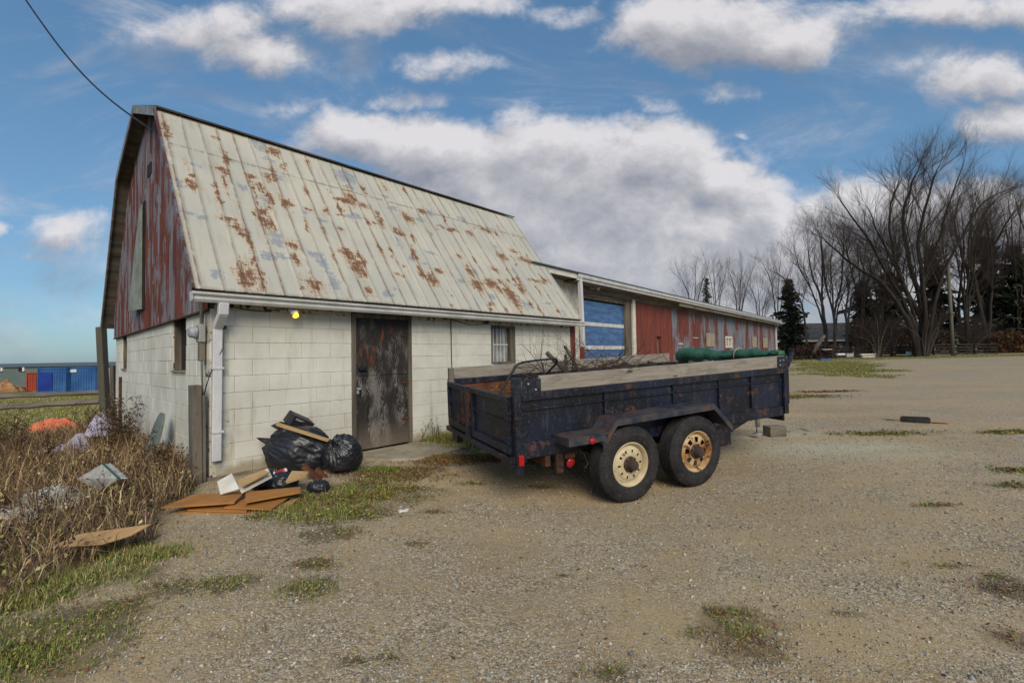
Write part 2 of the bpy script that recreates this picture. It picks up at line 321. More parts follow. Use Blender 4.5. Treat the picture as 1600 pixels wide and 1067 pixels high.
def tyre(N):
    p=N.obj();a=N.noise(p,7,6,.65);f=N.noise(p,50,4,.6);c=N.mix(N.step(a,.3,.7),(.012,.012,.014),(.032,.03,.032));c=N.mix(N.m('MULTIPLY',N.step(f,.55,.75),.4),c,(.14,.125,.11));return {'c':c,'r':.82,'n':N.bump(f,.3,.002)}
M['tyre']=mat('tyre_rubber',tyre)
M['rimcream']=mat('cream_rim',weather((.58,.5,.34),(.45,.36,.22),6,(.17,.07,.03),.63,rough=.6))
M['rimrust']=mat('rusty_rim',weather((.55,.42,.24),(.3,.13,.045),5,(.12,.045,.02),.52,rough=.75))
M['hub']=mat('dark_hub',weather((.045,.035,.03),(.09,.05,.03),14,rough=.7))
M['redlens']=mat('red_lens',{'c':(.35,.01,.015)}['c'],rough=.2,spec=.5)
def bagm(N):
    p=N.obj();a=N.noise(N.mul(p,1,1,1.6),7,4,.55,1.0);b=N.noise(p,24,3,.5,1.);h=N.m('ADD',N.m('ABSOLUTE',N.m('SUBTRACT',a,.5)),N.m('MULTIPLY',N.m('ABSOLUTE',N.m('SUBTRACT',b,.5)),.45))
    return {'c':(.012,.013,.018),'r':.38,'n':N.bump(h,.22,.03)}
M['bag']=mat('black_bag_plastic',bagm,spec=.6)
M['hdf']=mat('brown_hardboard',weather((.42,.19,.055),(.34,.15,.042),4,(.2,.1,.04),.7,rough=.65,bs=.1))
M['ply']=mat('raw_plywood',weather((.46,.31,.15),(.38,.25,.12),5,rough=.75,stretch=(1,.2,1)))
M['cardboard']=mat('cardboard',weather((.42,.27,.14),(.35,.22,.11),4,(.22,.14,.08),.7,rough=.85))
M['whiteb']=mat('white_board',weather((.68,.66,.6),(.55,.52,.47),6,(.3,.25,.2),.66,rough=.7))
M['white']=mat('white_plain',weather((.7,.7,.7),(.6,.6,.6),6,rough=.6,bs=.1))
M['black']=mat('black_plain',weather((.012,.012,.015),(.03,.03,.035),9,rough=.5))
M['pitch']=mat('dark_opening',weather((.012,.01,.009),(.03,.024,.02),9,rough=.9))
M['redp']=mat('red_print',weather((.5,.03,.03),(.4,.03,.03),9,rough=.5))
M['steel']=mat('galvanised_steel',weather((.36,.37,.37),(.25,.26,.26),8,(.14,.09,.06),.68,rough=.45,metal=.5))
M['concrete']=mat('concrete',weather((.36,.31,.23),(.25,.22,.165),3,(.15,.13,.09),.62,rough=.9,bs=.5))
M['found']=mat('foundation',weather((.27,.23,.17),(.16,.135,.1),5,(.08,.065,.05),.6,rough=.95,bs=.8))
def tarpf(c1,c2):
    def fn(N):
        p=N.obj();a=N.noise(p,6,6,.6,1);return {'c':N.mix(N.step(a,.3,.7),c1,c2),'r':.5,'n':N.bump(N.m('ADD',a,N.m('MULTIPLY',N.noise(p,30,4,.6,1),.3)),.5,.02)}
    return fn
M['greentarp']=mat('green_tarp',tarpf((.02,.085,.055),(.05,.14,.1)))
M['greytarp']=mat('grey_tarp_underside',tarpf((.19,.21,.15),(.28,.29,.22)))
M['orange']=mat('orange_tarp',tarpf((.6,.13,.06),(.7,.2,.1)))
M['whitesheet']=mat('white_sheeting',tarpf((.5,.5,.48),(.3,.29,.28)))
M['lilac']=mat('lilac_bag',tarpf((.42,.39,.5),(.22,.2,.28)))
M['greychair']=mat('grey_green_plastic',weather((.15,.18,.155),(.1,.125,.11),5,(.06,.08,.065),.65,rough=.5))
M['greychair2']=mat('dull_sheet_metal',weather((.24,.26,.22),(.17,.18,.155),5,(.1,.07,.05),.62,rough=.6))
M['soil']=mat('heap_soil',weather((.05,.036,.026),(.025,.018,.014),10,rough=1,bs=1,bd=.03))
def glassdoor(N):
    p=N.obj();x,y,z=N.sep(p);b=N.m('SINE',N.m('MULTIPLY',z,95));a=N.noise(N.mul(p,1,1,5),1.8,4,.5)
    c=N.mix(N.step(a,.35,.65),(.025,.07,.20),(.06,.14,.32));c=N.mix(N.m('MULTIPLY',N.step(b,.75,1),.35),c,(.12,.22,.42))
    return {'c':c,'r':.28,'coat':.3,'n':N.bump(b,.15,.003)}
M['bluepane']=mat('blue_door_pane',glassdoor,spec=.5)
M['colattr']=mat('plant_colour',lambda N:{'c':N.attr('col','Color'),'r':.7},spec=.2)
M['stonecol']=mat('stone_colour',lambda N:{'c':N.mix(.5,N.attr('col','Color'),N.mix(N.noise(N.obj(),60,3),(.55,.55,.55),(1,1,1)),'MULTIPLY'),'r':.9},spec=.2)
def windowglass(N):
    p=N.obj();a=N.noise(N.mul(p,5,5,.8),3,5,.6);return {'c':N.mix(N.step(a,.35,.65),(.06,.065,.075),(.32,.34,.37)),'r':.25}
M['dirtyglass']=mat('dirty_glass',windowglass,spec=.5)
M['bark']=mat('dark_bark',weather((.038,.03,.025),(.018,.014,.012),5,rough=.95,stretch=(1,1,.2),bs=.6))
M['barkp']=mat('pale_bark',weather((.13,.105,.09),(.07,.056,.048),5,rough=.95,stretch=(1,1,.2),bs=.6))
M['brush']=mat('brush_wood',weather((.10,.065,.045),(.055,.037,.028),5,bs=0))
M['twig']=mat('twigs',weather((.062,.044,.036),(.036,.027,.023),3,rough=.95,bs=0))
M['brick']=mat('orange_brick',weather((.30,.12,.055),(.2,.085,.04),2,rough=.9))
M['shingle']=mat('grey_shingle',weather((.10,.095,.09),(.06,.055,.052),2,rough=.95))
M['contblue']=mat('blue_container',weather((.025,.085,.26),(.045,.14,.33),.5,(.06,.06,.09),.75,rough=.5))
M['contdark']=mat('deep_blue_door',weather((.012,.03,.22),(.02,.05,.3),.5,rough=.5))
M['contred']=mat('red_container',weather((.36,.06,.03),(.25,.05,.03),.5,rough=.6))
M['ware']=mat('warehouse_steel',weather((.13,.165,.165),(.10,.13,.135),.1,rough=.6,bs=0))
M['wareroof']=mat('warehouse_roof',weather((.09,.12,.14),(.12,.14,.16),.1,rough=.7,bs=0))
M['poleg']=mat('grey_green_pole',weather((.13,.125,.095),(.085,.08,.065),3,rough=.9,stretch=(1,1,.1)))
M['plainwhite']=mat('white_trim',weather((.62,.62,.6),(.5,.5,.48),5,(.3,.28,.25),.7,rough=.6))
M['kraft']=mat('kraft_flap',weather((.55,.27,.1),(.46,.22,.08),6,rough=.8))
M['rakegrey']=mat('grey_rake',weather((.25,.27,.3),(.15,.16,.18),5,(.09,.06,.05),.6))
M['bulb']=mat('lit_bulb',lambda N:{'c':(.9,.6,.05),'e':(1,.62,.04),'es':1.6,'r':.4})
M['yellowin']=mat('yellow_panel',weather((.65,.38,.04),(.6,.15,.02),3,rough=.7,stretch=(3,3,.6)))
# ---------------------------------------------------------------- ground
def seg(a,b,st): return np.arange(a,b,st)
def grow(a,st,f,lim):
    o=[a];s_=st
    while o[-1]<lim: s_*=f;o.append(o[-1]+s_)
    return np.array(o)
xs=np.concatenate([-grow(10,.09,1.12,1800)[::-1],seg(-9.9,11,.075),grow(11,.09,1.12,1800)])
ys=np.concatenate([-grow(1.5,.15,1.35,60)[::-1],seg(-1.45,13,.075),grow(13,.09,1.1,2500)])
def inpoly(px,py,poly):
    r=np.zeros(px.shape,bool);n=len(poly)
    for i in range(n):
        x1,y1=poly[i];x2,y2=poly[(i+1)%n];c=((y1>py)!=(y2>py))&(px<(x2-x1)*(py-y1)/(y2-y1+1e-12)+x1);r^=c
    return r
def gp(pts): return [tuple(G(u,v)[:2]) for u,v in pts]
WEED=gp([(0,960),(90,905),(130,880),(240,850),(250,800),(300,770),(318,745)])+[(-3.75,5.6),(-8.7,11.2),(-13,15),(-24,20),(-30,8),(-12,0),(-6,.8)]
LAWN_R=[(17.5,28.5),(13.0,20.0),(14.2,18.7),(18,22),(24,31),(20.5,36),(19.5,32)]
# patches: u,v,rx,ry metres, kind g green / r red-brown mix
PATCH=[(560,770,.7,.3,'m'),(620,742,.7,.2,'r'),(520,800,.6,.2,'g'),(715,700,.5,.2,'g'),(1140,975,.28,.12,'m'),(1170,1010,.2,.1,'r'),(735,692,.75,.3,'g'),(770,715,.8,.22,'r'),(700,722,.6,.15,'r'),(660,735,.35,.15,'r'),(600,748,.45,.22,'m'),(540,768,.5,.22,'g'),(610,775,.45,.14,'m'),(500,788,.45,.2,'m'),(455,800,.32,.16,'g'),(560,805,.35,.13,'m'),(520,835,.25,.1,'m'),(640,765,.3,.1,'m'),
 (490,880,.17,.08,'m'),(480,920,.2,.09,'g'),(500,905,.15,.06,'m'),(350,912,.26,.1,'g'),(270,920,.24,.09,'m'),(200,895,.4,.14,'g'),(130,900,.3,.14,'g'),(40,925,.5,.2,'g'),(60,985,.5,.2,'g'),(130,1005,.28,.14,'g'),(170,960,.25,.1,'m'),(30,1050,.3,.14,'g'),(100,1050,.18,.08,'m'),(230,870,.25,.12,'g'),(200,945,.2,.06,'m'),
 (1115,960,.12,.05,'r'),(1150,958,.14,.05,'g'),(1080,990,.08,.05,'m'),(1160,990,.14,.05,'g'),(1195,1025,.1,.06,'r'),(1580,925,.22,.09,'r'),(1560,900,.12,.03,'m'),(1585,1000,.12,.07,'r'),(950,1050,.14,.05,'m'),(560,1030,.09,.03,'m'),(610,1025,.06,.03,'m'),(1495,885,.16,.04,'m'),(1320,960,.1,.03,'r'),(1590,735,.4,.1,'m'),(1585,675,.6,.12,'m'),(1380,677,.8,.14,'m'),
 (1240,620,1.2,.35,'m'),(1290,612,1.0,.2,'r'),(1330,580,1.2,.6,'m'),(650,850,.12,.04,'r'),(680,800,.15,.04,'r'),(735,755,.2,.06,'m'),(835,720,.3,.15,'m'),(840,760,.25,.06,'m'),(1595,760,.3,.08,'m'),(1465,790,.2,.04,'m'),(430,770,.25,.08,'m'),(395,810,.12,.04,'m'),(880,900,.06,.02,'r'),(1000,885,.06,.02,'r')]
PW=[(*G(u,v)[:2],rx,ry,k) for u,v,rx,ry,k in PATCH]
def fbm(x,y,s_,seed=0):
    # cheap value noise
    def vn(x,y,k):
        xi=np.floor(x).astype(np.int64);yi=np.floor(y).astype(np.int64);fx=x-xi;fy=y-yi;fx=fx*fx*(3-2*fx);fy=fy*fy*(3-2*fy)
        def h(a,b): 
            q=(a*374761393+b*668265263+k*1274126177)&0x7fffffff;q=((q^(q>>13))*1274126177)&0x7fffffff;return ((q^(q>>16))&0xffff)/65535.
        return (h(xi,yi)*(1-fx)+h(xi+1,yi)*fx)*(1-fy)+(h(xi,yi+1)*(1-fx)+h(xi+1,yi+1)*fx)*fy
    t=0;a=.5
    for k in range(4): t=t+a*vn(x*s_,y*s_,k+seed);a*=.5;s_*=2.1
    return t/.9375
def patchval(x,y):
    v=np.zeros(x.shape)
    n=fbm(x,y,3.,5)
    for (cx,cy,rx,ry,k) in PW: v=np.maximum(v,1-np.sqrt(((x-cx)/(rx*1.25))**2+((y-cy)/(ry*1.7))**2)*.62)
    return np.clip(v*1.5-.15+(n-.5)*.9,0,1)
X,Y=np.meshgrid(xs,ys);Z=gz(X,Y)
near=np.hypot(X,Y)<14
Z=Z+np.where(near,(fbm(X,Y,1.7,1)-.5)*.03+(fbm(X,Y,8,2)-.5)*.014,0)
wm=inpoly(X,Y,WEED);fy=(fbm(X,Y,1.2,9)-.5)
Z=Z+np.where(wm&near,fy*.12,0)
soil=wm.astype(float);lawn=inpoly(X+(fbm(X,Y,.6,9)-.5)*4.5,Y+(fbm(X,Y,.6,19)-.5)*5,LAWN_R).astype(float)
far=((X<-13)|(Y>38)|((X>15)&(Y>33.9+(X-20)*-.10)));lawn=np.maximum(lawn,far.astype(float))
farleft=((X<-9.5)&(Y>10.5)).astype(float);lawn=np.maximum(lawn,farleft*.8)
pale=np.zeros(X.shape)
for u,v,rx,ry,k in [(1290,700,1.4,.5,1),(1180,700,.9,.4,.8),(1400,712,1.1,.3,.7),(1230,680,1.0,.3,.6)]:
    c=G(u,v);pale=np.maximum(pale,k*np.clip(1.3-np.sqrt(((X-c.x)/rx)**2+((Y-c.y)/ry)**2),0,1))
def groundm(N):
    p=N.obj();q=p
    v1=N.vor(q,75,'Color');v1d=N.vor(q,75);v2=N.vor(q,150,'Color');v3=N.vor(q,32,'Color');sx=N.sep(v1)[0];s3=N.sep(v3)[1];s2=N.sep(v2)[0]
    big=N.noise(p,.55,5,.6);mid=N.noise(p,3.2,5,.65);grit=N.noise(p,160,3,.7)
    base=N.mix(N.step(big,.35,.65),(.46,.345,.19),(.37,.275,.155));base=N.mix(N.m('MULTIPLY',N.step(mid,.45,.7),.5),base,(.42,.36,.27))
    st=N.ramp(sx,[(0,(.14,.115,.085)),(.3,(.29,.235,.155)),(.6,(.44,.355,.235)),(.85,(.54,.47,.36)),(1,(.7,.65,.55))])
    k=N.step(N.noise(p,1.5,5,.65),.38,.62,.35,1.1)
    c=N.mix(N.m('MULTIPLY',k,.75),base,st);c=N.mix(N.m('MULTIPLY',N.step(s3,.86,.93),.4),c,(.42,.39,.34))
    c=N.mix(.45,c,N.ramp(s2,[(0,(.45,.43,.4)),(1,(1.15,1.12,1.05))]),'MULTIPLY')
    c=N.mix(.5,c,N.ramp(grit,[(.3,(.55,.55,.55)),(.7,(1.1,1.1,1.1))]),'MULTIPLY')
    dk=N.m('MULTIPLY',N.step(N.noise(N.mul(p,1,2.2,1),2.3,8,.7),.62,.7),.55);c=N.mix(dk,c,(.10,.075,.05))
    c=N.mix(N.m('MULTIPLY',N.attr('pale'),.85),c,(.46,.46,.34))
    dead=N.mix(N.step(N.noise(p,9,6,.7),.35,.65),(.10,.075,.042),(.055,.045,.025))
    c=N.mix(N.m('MULTIPLY',N.step(N.m('ADD',N.attr('patch'),N.m('MULTIPLY',N.m('SUBTRACT',N.noise(p,22,6,.75),.5),2.4)),.5,.8),.7),c,dead)
    c=N.mix(N.attr('soil'),c,N.mix(N.step(mid,.3,.7),(.13,.095,.055),(.07,.06,.03)))
    ln=N.noise(N.mul(p,1,1,1),1.2,7,.7);c=N.mix(N.attr('lawn'),c,N.mix(N.step(ln,.35,.65),(.12,.15,.03),(.2,.17,.05)))
    gy=N.step(N.m('ADD',N.noise(p,.35,4,.6),N.m('MULTIPLY',N.sep(p)[0],.02)),.5,.68);c=N.mix(N.m('MULTIPLY',gy,.35),c,N.mix(N.step(sx,.2,.9),(.24,.2,.15),(.48,.43,.35)))
    trk=N.step(N.noise(N.mul(N.vm('ADD',p,(3,1,0)),.28,.8,1),1.1,4,.55),.47,.6);c=N.mix(N.m('MULTIPLY',trk,.45),c,N.mix(mid,(.44,.33,.18),(.36,.265,.15)))
    h=N.m('ADD',N.m('MULTIPLY',v1d,-1.1),N.m('ADD',N.m('MULTIPLY',mid,.5),N.m('MULTIPLY',grit,.5)))
    return {'c':c,'r':.93,'n':N.bump(h,N.m('MULTIPLY_ADD',trk,-.3,.6),.009)}
M['ground']=mat('gravel_ground',groundm,spec=.15)
ny,nx=X.shape;idx=np.arange(nx*ny).reshape(ny,nx)
Q=np.stack([idx[:-1,:-1],idx[:-1,1:],idx[1:,1:],idx[1:,:-1]],-1).reshape(-1,4)
gpatch=patchval(X,Y)*(np.hypot(X,Y)<25)
tag(npmesh('ground',np.stack([X,Y,Z],-1).reshape(-1,3),Q,None,M['ground'],fattr={'soil':soil.ravel(),'lawn':lawn.ravel(),'pale':pale.ravel(),'patch':gpatch.ravel()},smooth=True),kind='structure')
# ================================================================ BARN (local axes: x along front wall, y into depth along gable, z up)
Y1=.8277
barn=thing('barn','white painted block barn with rust streaked cream gambrel roof and red gable siding','barn',(-3.583,5.4625,0),Y1)
BT=np.array([math.cos(Y1),math.sin(Y1),0]);BS=np.array([-BT[1],BT[0],0]);BC=np.array([-3.583,5.4625,0])
BL,BW=7.33,7.2
def blocks(mb,length,z0,rows,opens,axis,off):
    """individual painted blocks laid in running bond; axis 0: along x facing -y, 1: along y facing -x"""
    rr=random.Random(3+axis)
    for k in range(rows):
        a=z0+k*.2032;b=a+.2032;t=-(k%2)*.2032+off
        while t<length:
            s0,s1=max(t,0),min(t+.4064,length);t+=.4064
            segs=[(s0,s1,a,b)]
            for (o0,o1,oz0,oz1) in opens:
                ns=[]
                for (p,q,c,d) in segs:
                    if q<=o0 or p>=o1 or d<=oz0 or c>=oz1: ns.append((p,q,c,d));continue
                    if p<o0: ns.append((p,o0,c,d))
                    if q>o1: ns.append((o1,q,c,d))
                    if c<oz0-.02: ns.append((max(p,o0),min(q,o1),c,oz0))
                    if d>oz1+.02: ns.append((max(p,o0),min(q,o1),oz1,d))
                segs=ns
            for (p,q,c,d) in segs:
                if q-p<.02 or d-c<.02: continue
                g=.0016;j=rr.uniform(-.003,.003);ch=.0045
                if axis==0: mb.cbox(p+g,q-g,j,.09,c+g,d-g,ch)
                else: mb.cbox(j,.09,p+g,q-g,c+g,d-g,ch)
def wallplane(mb,length,z0,z1,opens,axis,thick=.2,inset=.0075):
    xs_=sorted({0,length,*[o for a in opens for o in a[:2]]});zs_=sorted({z0,z1,*[o for a in opens for o in a[2:]]})
    for i in range(len(xs_)-1):
        for j in range(len(zs_)-1):
            mx,mz=(xs_[i]+xs_[i+1])/2,(zs_[j]+zs_[j+1])/2
            if any(a[0]<mx<a[1] and a[2]<mz<a[3] for a in opens): continue
            if axis==0: mb.box(xs_[i],xs_[i+1],inset,thick,zs_[j],zs_[j+1])
            else: mb.box(inset,thick,xs_[i],xs_[i+1],zs_[j],zs_[j+1])
FO=[(1.80,2.86,-.3,2.09),(4.70,5.40,1.24,2.0)]
GO=[(1.10,1.86,1.25,2.03),(5.78,6.36,1.25,2.0)]
wb=MB();blocks(wb,BL,-.01,10,FO,0,.06);wf=wb.build('block_wall',M['block'],barn)
mo=MB();wallplane(mo,BL,-.25,2.15,FO,0);mo.build('mortar',M['mortar'],wf)
wb=MB();blocks(wb,BW,-.01,10,GO,1,.17);wg=wb.build('block_wall',M['block'],barn)
mo=MB();wallplane(mo,BW,-.9,2.15,GO,1);mo.build('mortar',M['mortar'],wg)
fd=MB();fd.box(-.03,1.78,-.028,.08,-.35,.03);fd.box(2.9,BL,-.03,.08,-.35,.04);fd.box(-.035,.1,.0,BW,-1.0,.02)
o=fd.build('foundation',M['found'],barn);sub=o.modifiers.new('s','SUBSURF');sub.subdivision_type='SIMPLE';sub.levels=sub.render_levels=4
tx=bpy.data.textures.new('rough_noise','CLOUDS');tx.noise_scale=.12;dm=o.modifiers.new('d','DISPLACE');dm.texture=tx;dm.strength=.03
# back and far end walls, dark interior
bw=MB();bw.box(.2,BL,BW-.2,BW,-1,2.2);bw.box(BL-.2,BL,.2,BW-.2,-.5,2.2);bw.add([(x,y,z-.1) for x in (BL-.06,BL) for y,z in ((.0,2.2),(1.85,5.0),(3.6,5.7),(5.35,5.0),(BW,2.2))],[(0,1,2,3,4),(9,8,7,6,5)]);bw.build('rear_wall',M['mortar'],barn)
inn=MB();inn.box(.5,BL-.3,.6,.62,-.1,2.1);inn.box(.5,.52,.6,6.8,-.1,2.1);inn.build('inner_partition',M['pitch'],barn)
# gambrel roof outline (y,z)
E0=(-.28,2.21);B0=(1.85,5.056);PK=(3.6,5.76);B1=(5.35,5.056);E1=(7.48,2.21)
def roofz(s):
    pts=[E0,B0,PK,B1,E1]
    for (a,b),(c,d) in zip(pts,pts[1:]):
        if a<=s<=c: return b+(d-b)*(s-a)/(c-a)
    return 2.2
X0,X1=-.22,7.42
def rfpx(u,v):   # pixel of the photo to (x along, d up the lower slope)
    d_=np.array([B0[0]-E0[0],B0[1]-E0[1]]);d_/=np.hypot(*d_);D=BS*d_[0]+np.array([0,0,d_[1]]);Nn=np.cross(BT,D);P0=BC+BS*E0[0]+np.array([0,0,E0[1]])
    P=hit(u,v,P0,Nn)-P0;return float(P@BT),float(P@D)
z1=lambda x,y,rx,ry:(140+x*.3187,140+y*.3187,rx*.3187,ry*.3187)
z8=lambda x,y,rx,ry:(420+x/2.965,160+y/2.965,rx/2.965,ry/2.965)
RUST=[z1(*a) for a in [(505,465,30,18),(655,400,35,20),(660,450,12,50),(800,430,35,12),(880,435,22,22),(900,305,30,18),(670,632,45,14),(730,690,22,45),(770,920,45,70),(850,590,30,16),(885,540,20,45),(975,560,28,18),(885,655,25,40),(990,750,25,16),(1005,830,14,28),(1095,955,42,45),(1240,545,40,12),(1285,535,18,40),(1060,500,10,25),(1080,590,16,12),(1235,690,14,14),(1265,810,30,35),(1305,870,25,40),(800,480,10,80),(845,620,12,60),(470,350,10,30),(615,240,20,10)]]+\
 [z8(*a) for a in [(380,445,22,35),(345,460,38,8),(440,480,28,14),(512,545,13,42),(650,540,22,22),(600,600,20,12),(710,505,18,9),(100,475,22,16),(112,655,28,14),(120,720,14,30),(410,755,28,55),(345,695,25,15),(445,790,14,25),(465,875,22,26),(208,850,25,45),(672,700,12,28),(790,780,18,12),(755,825,25,32),(590,790,12,9),(630,762,9,7),(840,588,45,7),(930,605,10,12),(1000,592,35,9),(1080,715,20,14),(1045,770,18,12),(880,710,16,12),(930,780,12,30),(965,845,28,26),(1030,840,28,28),(1070,825,14,12),(1130,905,26,62),(1170,865,16,28),(1235,825,30,9),(1280,830,18,10),(1190,730,28,14),(1135,690,14,10),(1030,938,16,12),(848,938,10,12),(1340,970,9,9),(1105,820,10,10),(1160,850,18,12)]]
GREY=[z1(*a) for a in [(760,485,25,20),(865,545,26,40),(830,270,50,28),(880,345,30,12),(490,605,45,7),(560,622,30,6),(925,735,35,45),(865,810,45,22),(940,820,35,14),(1120,800,35,14),(1150,850,25,40),(1190,930,30,60),(795,810,20,30),(1250,425,45,26),(1155,695,18,8),(450,460,25,20),(770,710,30,25),(510,370,40,9)]]+\
 [z8(*a) for a in [(360,340,40,22),(380,395,20,20),(220,700,35,16),(250,745,24,35),(300,830,28,50),(410,530,28,12),(45,640,30,45),(60,715,40,14),(600,640,13,26),(660,720,16,20),(570,870,28,12),(1185,940,30,28),(1030,900,18,20),(255,600,14,9),(700,540,20,10),(990,985,30,8),(1290,930,20,8)]]
def conv(L):
    o=[]
    for u,v,rx,ry in L:
        a,b=rfpx(u,v);c,_=rfpx(u+rx,v);_,d=rfpx(u,v+ry);o.append((a,b,max(abs(c-a),.03),max(abs(d-b),.04)))
    return o
RU,GR=conv(RUST),conv(GREY)
_q=random.Random(17)
for _ in range(75):
    rx_=X0+.06+.228*_q.randint(0,32)+_q.gauss(0,.03);RU.append((rx_,_q.uniform(0,3.45)**1.0,_q.uniform(.02,.05),_q.uniform(.04,.22)))
for _ in range(22): GR.append((_q.uniform(0,7.2),_q.uniform(.1,3.3),_q.uniform(.05,.16),_q.uniform(.03,.12)))
def roof_slope():
    rib=.228;cols=[X0]
    k=0;x=X0+.06;ribx=[]
    while x<X1-.03:
        ribx.append(x);x+=rib
    for rx in ribx: cols+=[rx-.014,rx-.006,rx+.006,rx+.014]+[rx+.014+(rib-.028)*f for f in (.2,.4,.6,.8)]
    cols=np.array([c for c in cols if c<=X1]+[X1]);L=math.hypot(B0[0]-E0[0],B0[1]-E0[1]);rows=np.linspace(0,L,120);lap=2.76
    rows=np.sort(np.concatenate([rows,[lap-.004,lap+.004]]))
    U,Vv=np.meshgrid(cols,rows);h=np.zeros(U.shape);sm=np.zeros(U.shape);rs=random.Random(5)
    for i,rx in enumerate(ribx):
        d=np.abs(U-rx);h=np.maximum(h,.0055*np.clip((.0145-d)/.008,0,1));st=rs.choice([.95,.25,.6,.15]) if i%3 else .95
        sm=np.maximum(sm,st*np.clip((.0165-d)/.008,0,1))
    h+=np.where(Vv<lap,.0,.006)+(fbm(U,Vv,2.0,3)-.5)*.012
    sm=np.maximum(sm,np.clip(1-np.abs(Vv-lap)/.02,0,1)*.95);sm=np.maximum(sm,np.clip((.04-Vv)/.03,0,1)*.8)
    sm=np.maximum(sm,np.clip((.03-np.abs(U-X0-.01))/.03,0,1))
    ru=np.zeros(U.shape);gy=np.zeros(U.shape)
    for L_,T in ((RU,'r'),(GR,'g')):
        for a,b,ra,rb in L_:
            wx=(fbm(U,Vv,9,11)-.5)*.12;wv=(fbm(U,Vv,5,12)-.5)*.2;q=np.clip(1.25-np.sqrt(((U-a+wx)/(ra*1.2))**2+((Vv-b+wv)/(rb*1.2))**2)*.75,0,1)
            if T=='r': st_=np.clip(1-np.abs(U-a+wx*.5)/(ra*.7),0,1)*np.clip((b-Vv)/.05,0,1)*np.clip(1-(b-Vv)/(rb*2+.45),0,1);q=np.maximum(q,st_*.62)
            if T=='r': ru=np.maximum(ru,q*.69)
            else: gy=np.maximum(gy,q*.70)
    dy,dz=(B0[0]-E0[0])/L,(B0[1]-E0[1])/L
    P=np.stack([U,E0[0]+dy*Vv-dz*h,E0[1]+dz*Vv+dy*h],-1);n0,n1=U.shape;ix=np.arange(n0*n1).reshape(n0,n1)
    Q_=np.stack([ix[:-1,:-1],ix[:-1,1:],ix[1:,1:],ix[1:,:-1]],-1).reshape(-1,4)
    return npmesh('roof',P.reshape(-1,3),Q_,None,M['roof'],barn,fattr={'rust':np.clip(ru*1.12,0,1).ravel(),'grey':gy.ravel(),'seam':sm.ravel()})
rf=roof_slope();tag(rf,'cream painted steel roof with rust and grey primer patches')
# decking under the steel, upper slopes, far slope
dk=MB()
def slope(a,b,t0,t1,x0=X0,x1=X1):
    dy,dz=b[0]-a[0],b[1]-a[1];L=math.hypot(dy,dz);ny_,nz_=-dz/L,dy/L
    if nz_<0: ny_,nz_=-ny_,-nz_
    P=[(x,p[0]+ny_*t,p[1]+nz_*t) for x in (x0,x1) for t in (t0,t1) for p in (a,b)]
    dk.add(P,[(0,1,3,2),(4,6,7,5),(0,4,5,1),(2,3,7,6),(0,2,6,4),(1,5,7,3)])
slope(E0,B0,-.07,-.022,X0+.012,X1-.01);slope((PK[0],PK[1]),B1,-.05,-.004);slope(B1,E1,-.05,-.004)
dk.build('roof_deck',M['oldwoodx'],rf)
dk=MB();slope((B0[0]-.07,B0[1]-.005),PK,.004,.03);slope(PK,(B1[0]+.07,B1[1]-.005),.004,.03);slope(B1,(E1[0]+.03,E1[1]-.03),.004,.025)
dk.build('upper_roof',M['shingle'],rf)
fb=MB()   # rake boards and barge trim
def rake(a,b,h,mb):
    mb.bar((X0-.012,a[0],a[1]-h/2),(X0-.012,b[0],b[1]-h/2),.022,h,up=(0,0,1))
rake((B0[0]-.05,B0[1]+.01),(PK[0],PK[1]+.02),.13,fb);rake(PK,(B1[0]+.02,B1[1]),.13,fb)
fb.build('rake_board',M['rakegrey'],rf)
fb=MB();rake((E0[0],E0[1]+.02),(B0[0],B0[1]+.02),.055,fb);fb.build('rake_trim',M['corr'],rf)
fb=MB();rake(B1,E1,.12,fb);fb.build('rake_board',M['oldwoodx'],rf)
# siding of gable: ribbed steel panels up to the roof
def ribbed(s0,s1,zb,ztop,pitch,depth,axis,off,open_=[],thick=0):
    V=[];Qd=[];s=s0;prof=[(0,0),(.55,0),(.68,1),(.87,1)]
    pts=[]
    while s<s1:
        for f,h in prof:
            q=s+f*pitch
            if q<s1: pts.append((q,h*depth))
        s+=pitch
    pts.append((s1,0));rr=random.Random(1)
    for (q,h) in pts:
        zt=ztop(q) if callable(ztop) else ztop;z0=zb(q) if callable(zb) else zb
        n=8
        for i in range(n): 
            z=z0+(zt-z0)*i/(n-1)
            V.append((off-h,q,z) if axis==1 else (q,off-h,z))
    n=8;idx=[]
    for i in range(len(pts)-1):
        for j in range(n-1):
            a=i*n+j;mq=(pts[i][0]+pts[i+1][0])/2;mz=(V[a][2]+V[a+1][2])/2
            Qd.append((a,a+n,a+n+1,a+1))
    return V,Qd
V_,Q_=ribbed(.0,BW,lambda s:2.015-.009*s,lambda s:roofz(s)-.03,.112,.02,1,-.022)
sd_=npmesh('gable_siding',V_,Q_,None,M['corr'],barn)
fl=MB();fl.bar((-.03,-.02,2.0),(-.03,BW,1.94),.02,.045,up=(1,0,0));fl.build('flashing',M['rustiron'],barn)
# loose sheet over the loft opening
ls=MB();ls.slab([(-.06,3.72,4.15),(-.06,3.93,4.12),(-.14,4.42,2.33),(-.05,3.76,2.32)],.012);ls.v=[(x-.03,y,z) for x,y,z in ls.v];o=ls.build('loft_cover_sheet',M['greychair2'],barn)
tag(o,'grey metal sheet bent loose over the loft opening')
lo=MB();lo.slab([(-.05,3.70,4.22),(-.05,4.0,4.2),(-.05,3.82,4.0),(-.05,3.7,4.0)],.01);lo.box(-.06,-.045,3.66,3.76,2.32,4.2);lo.box(-.05,-.04,3.2,3.5,4.55,4.75);lo.build('loft_opening',M['pitch'],barn)
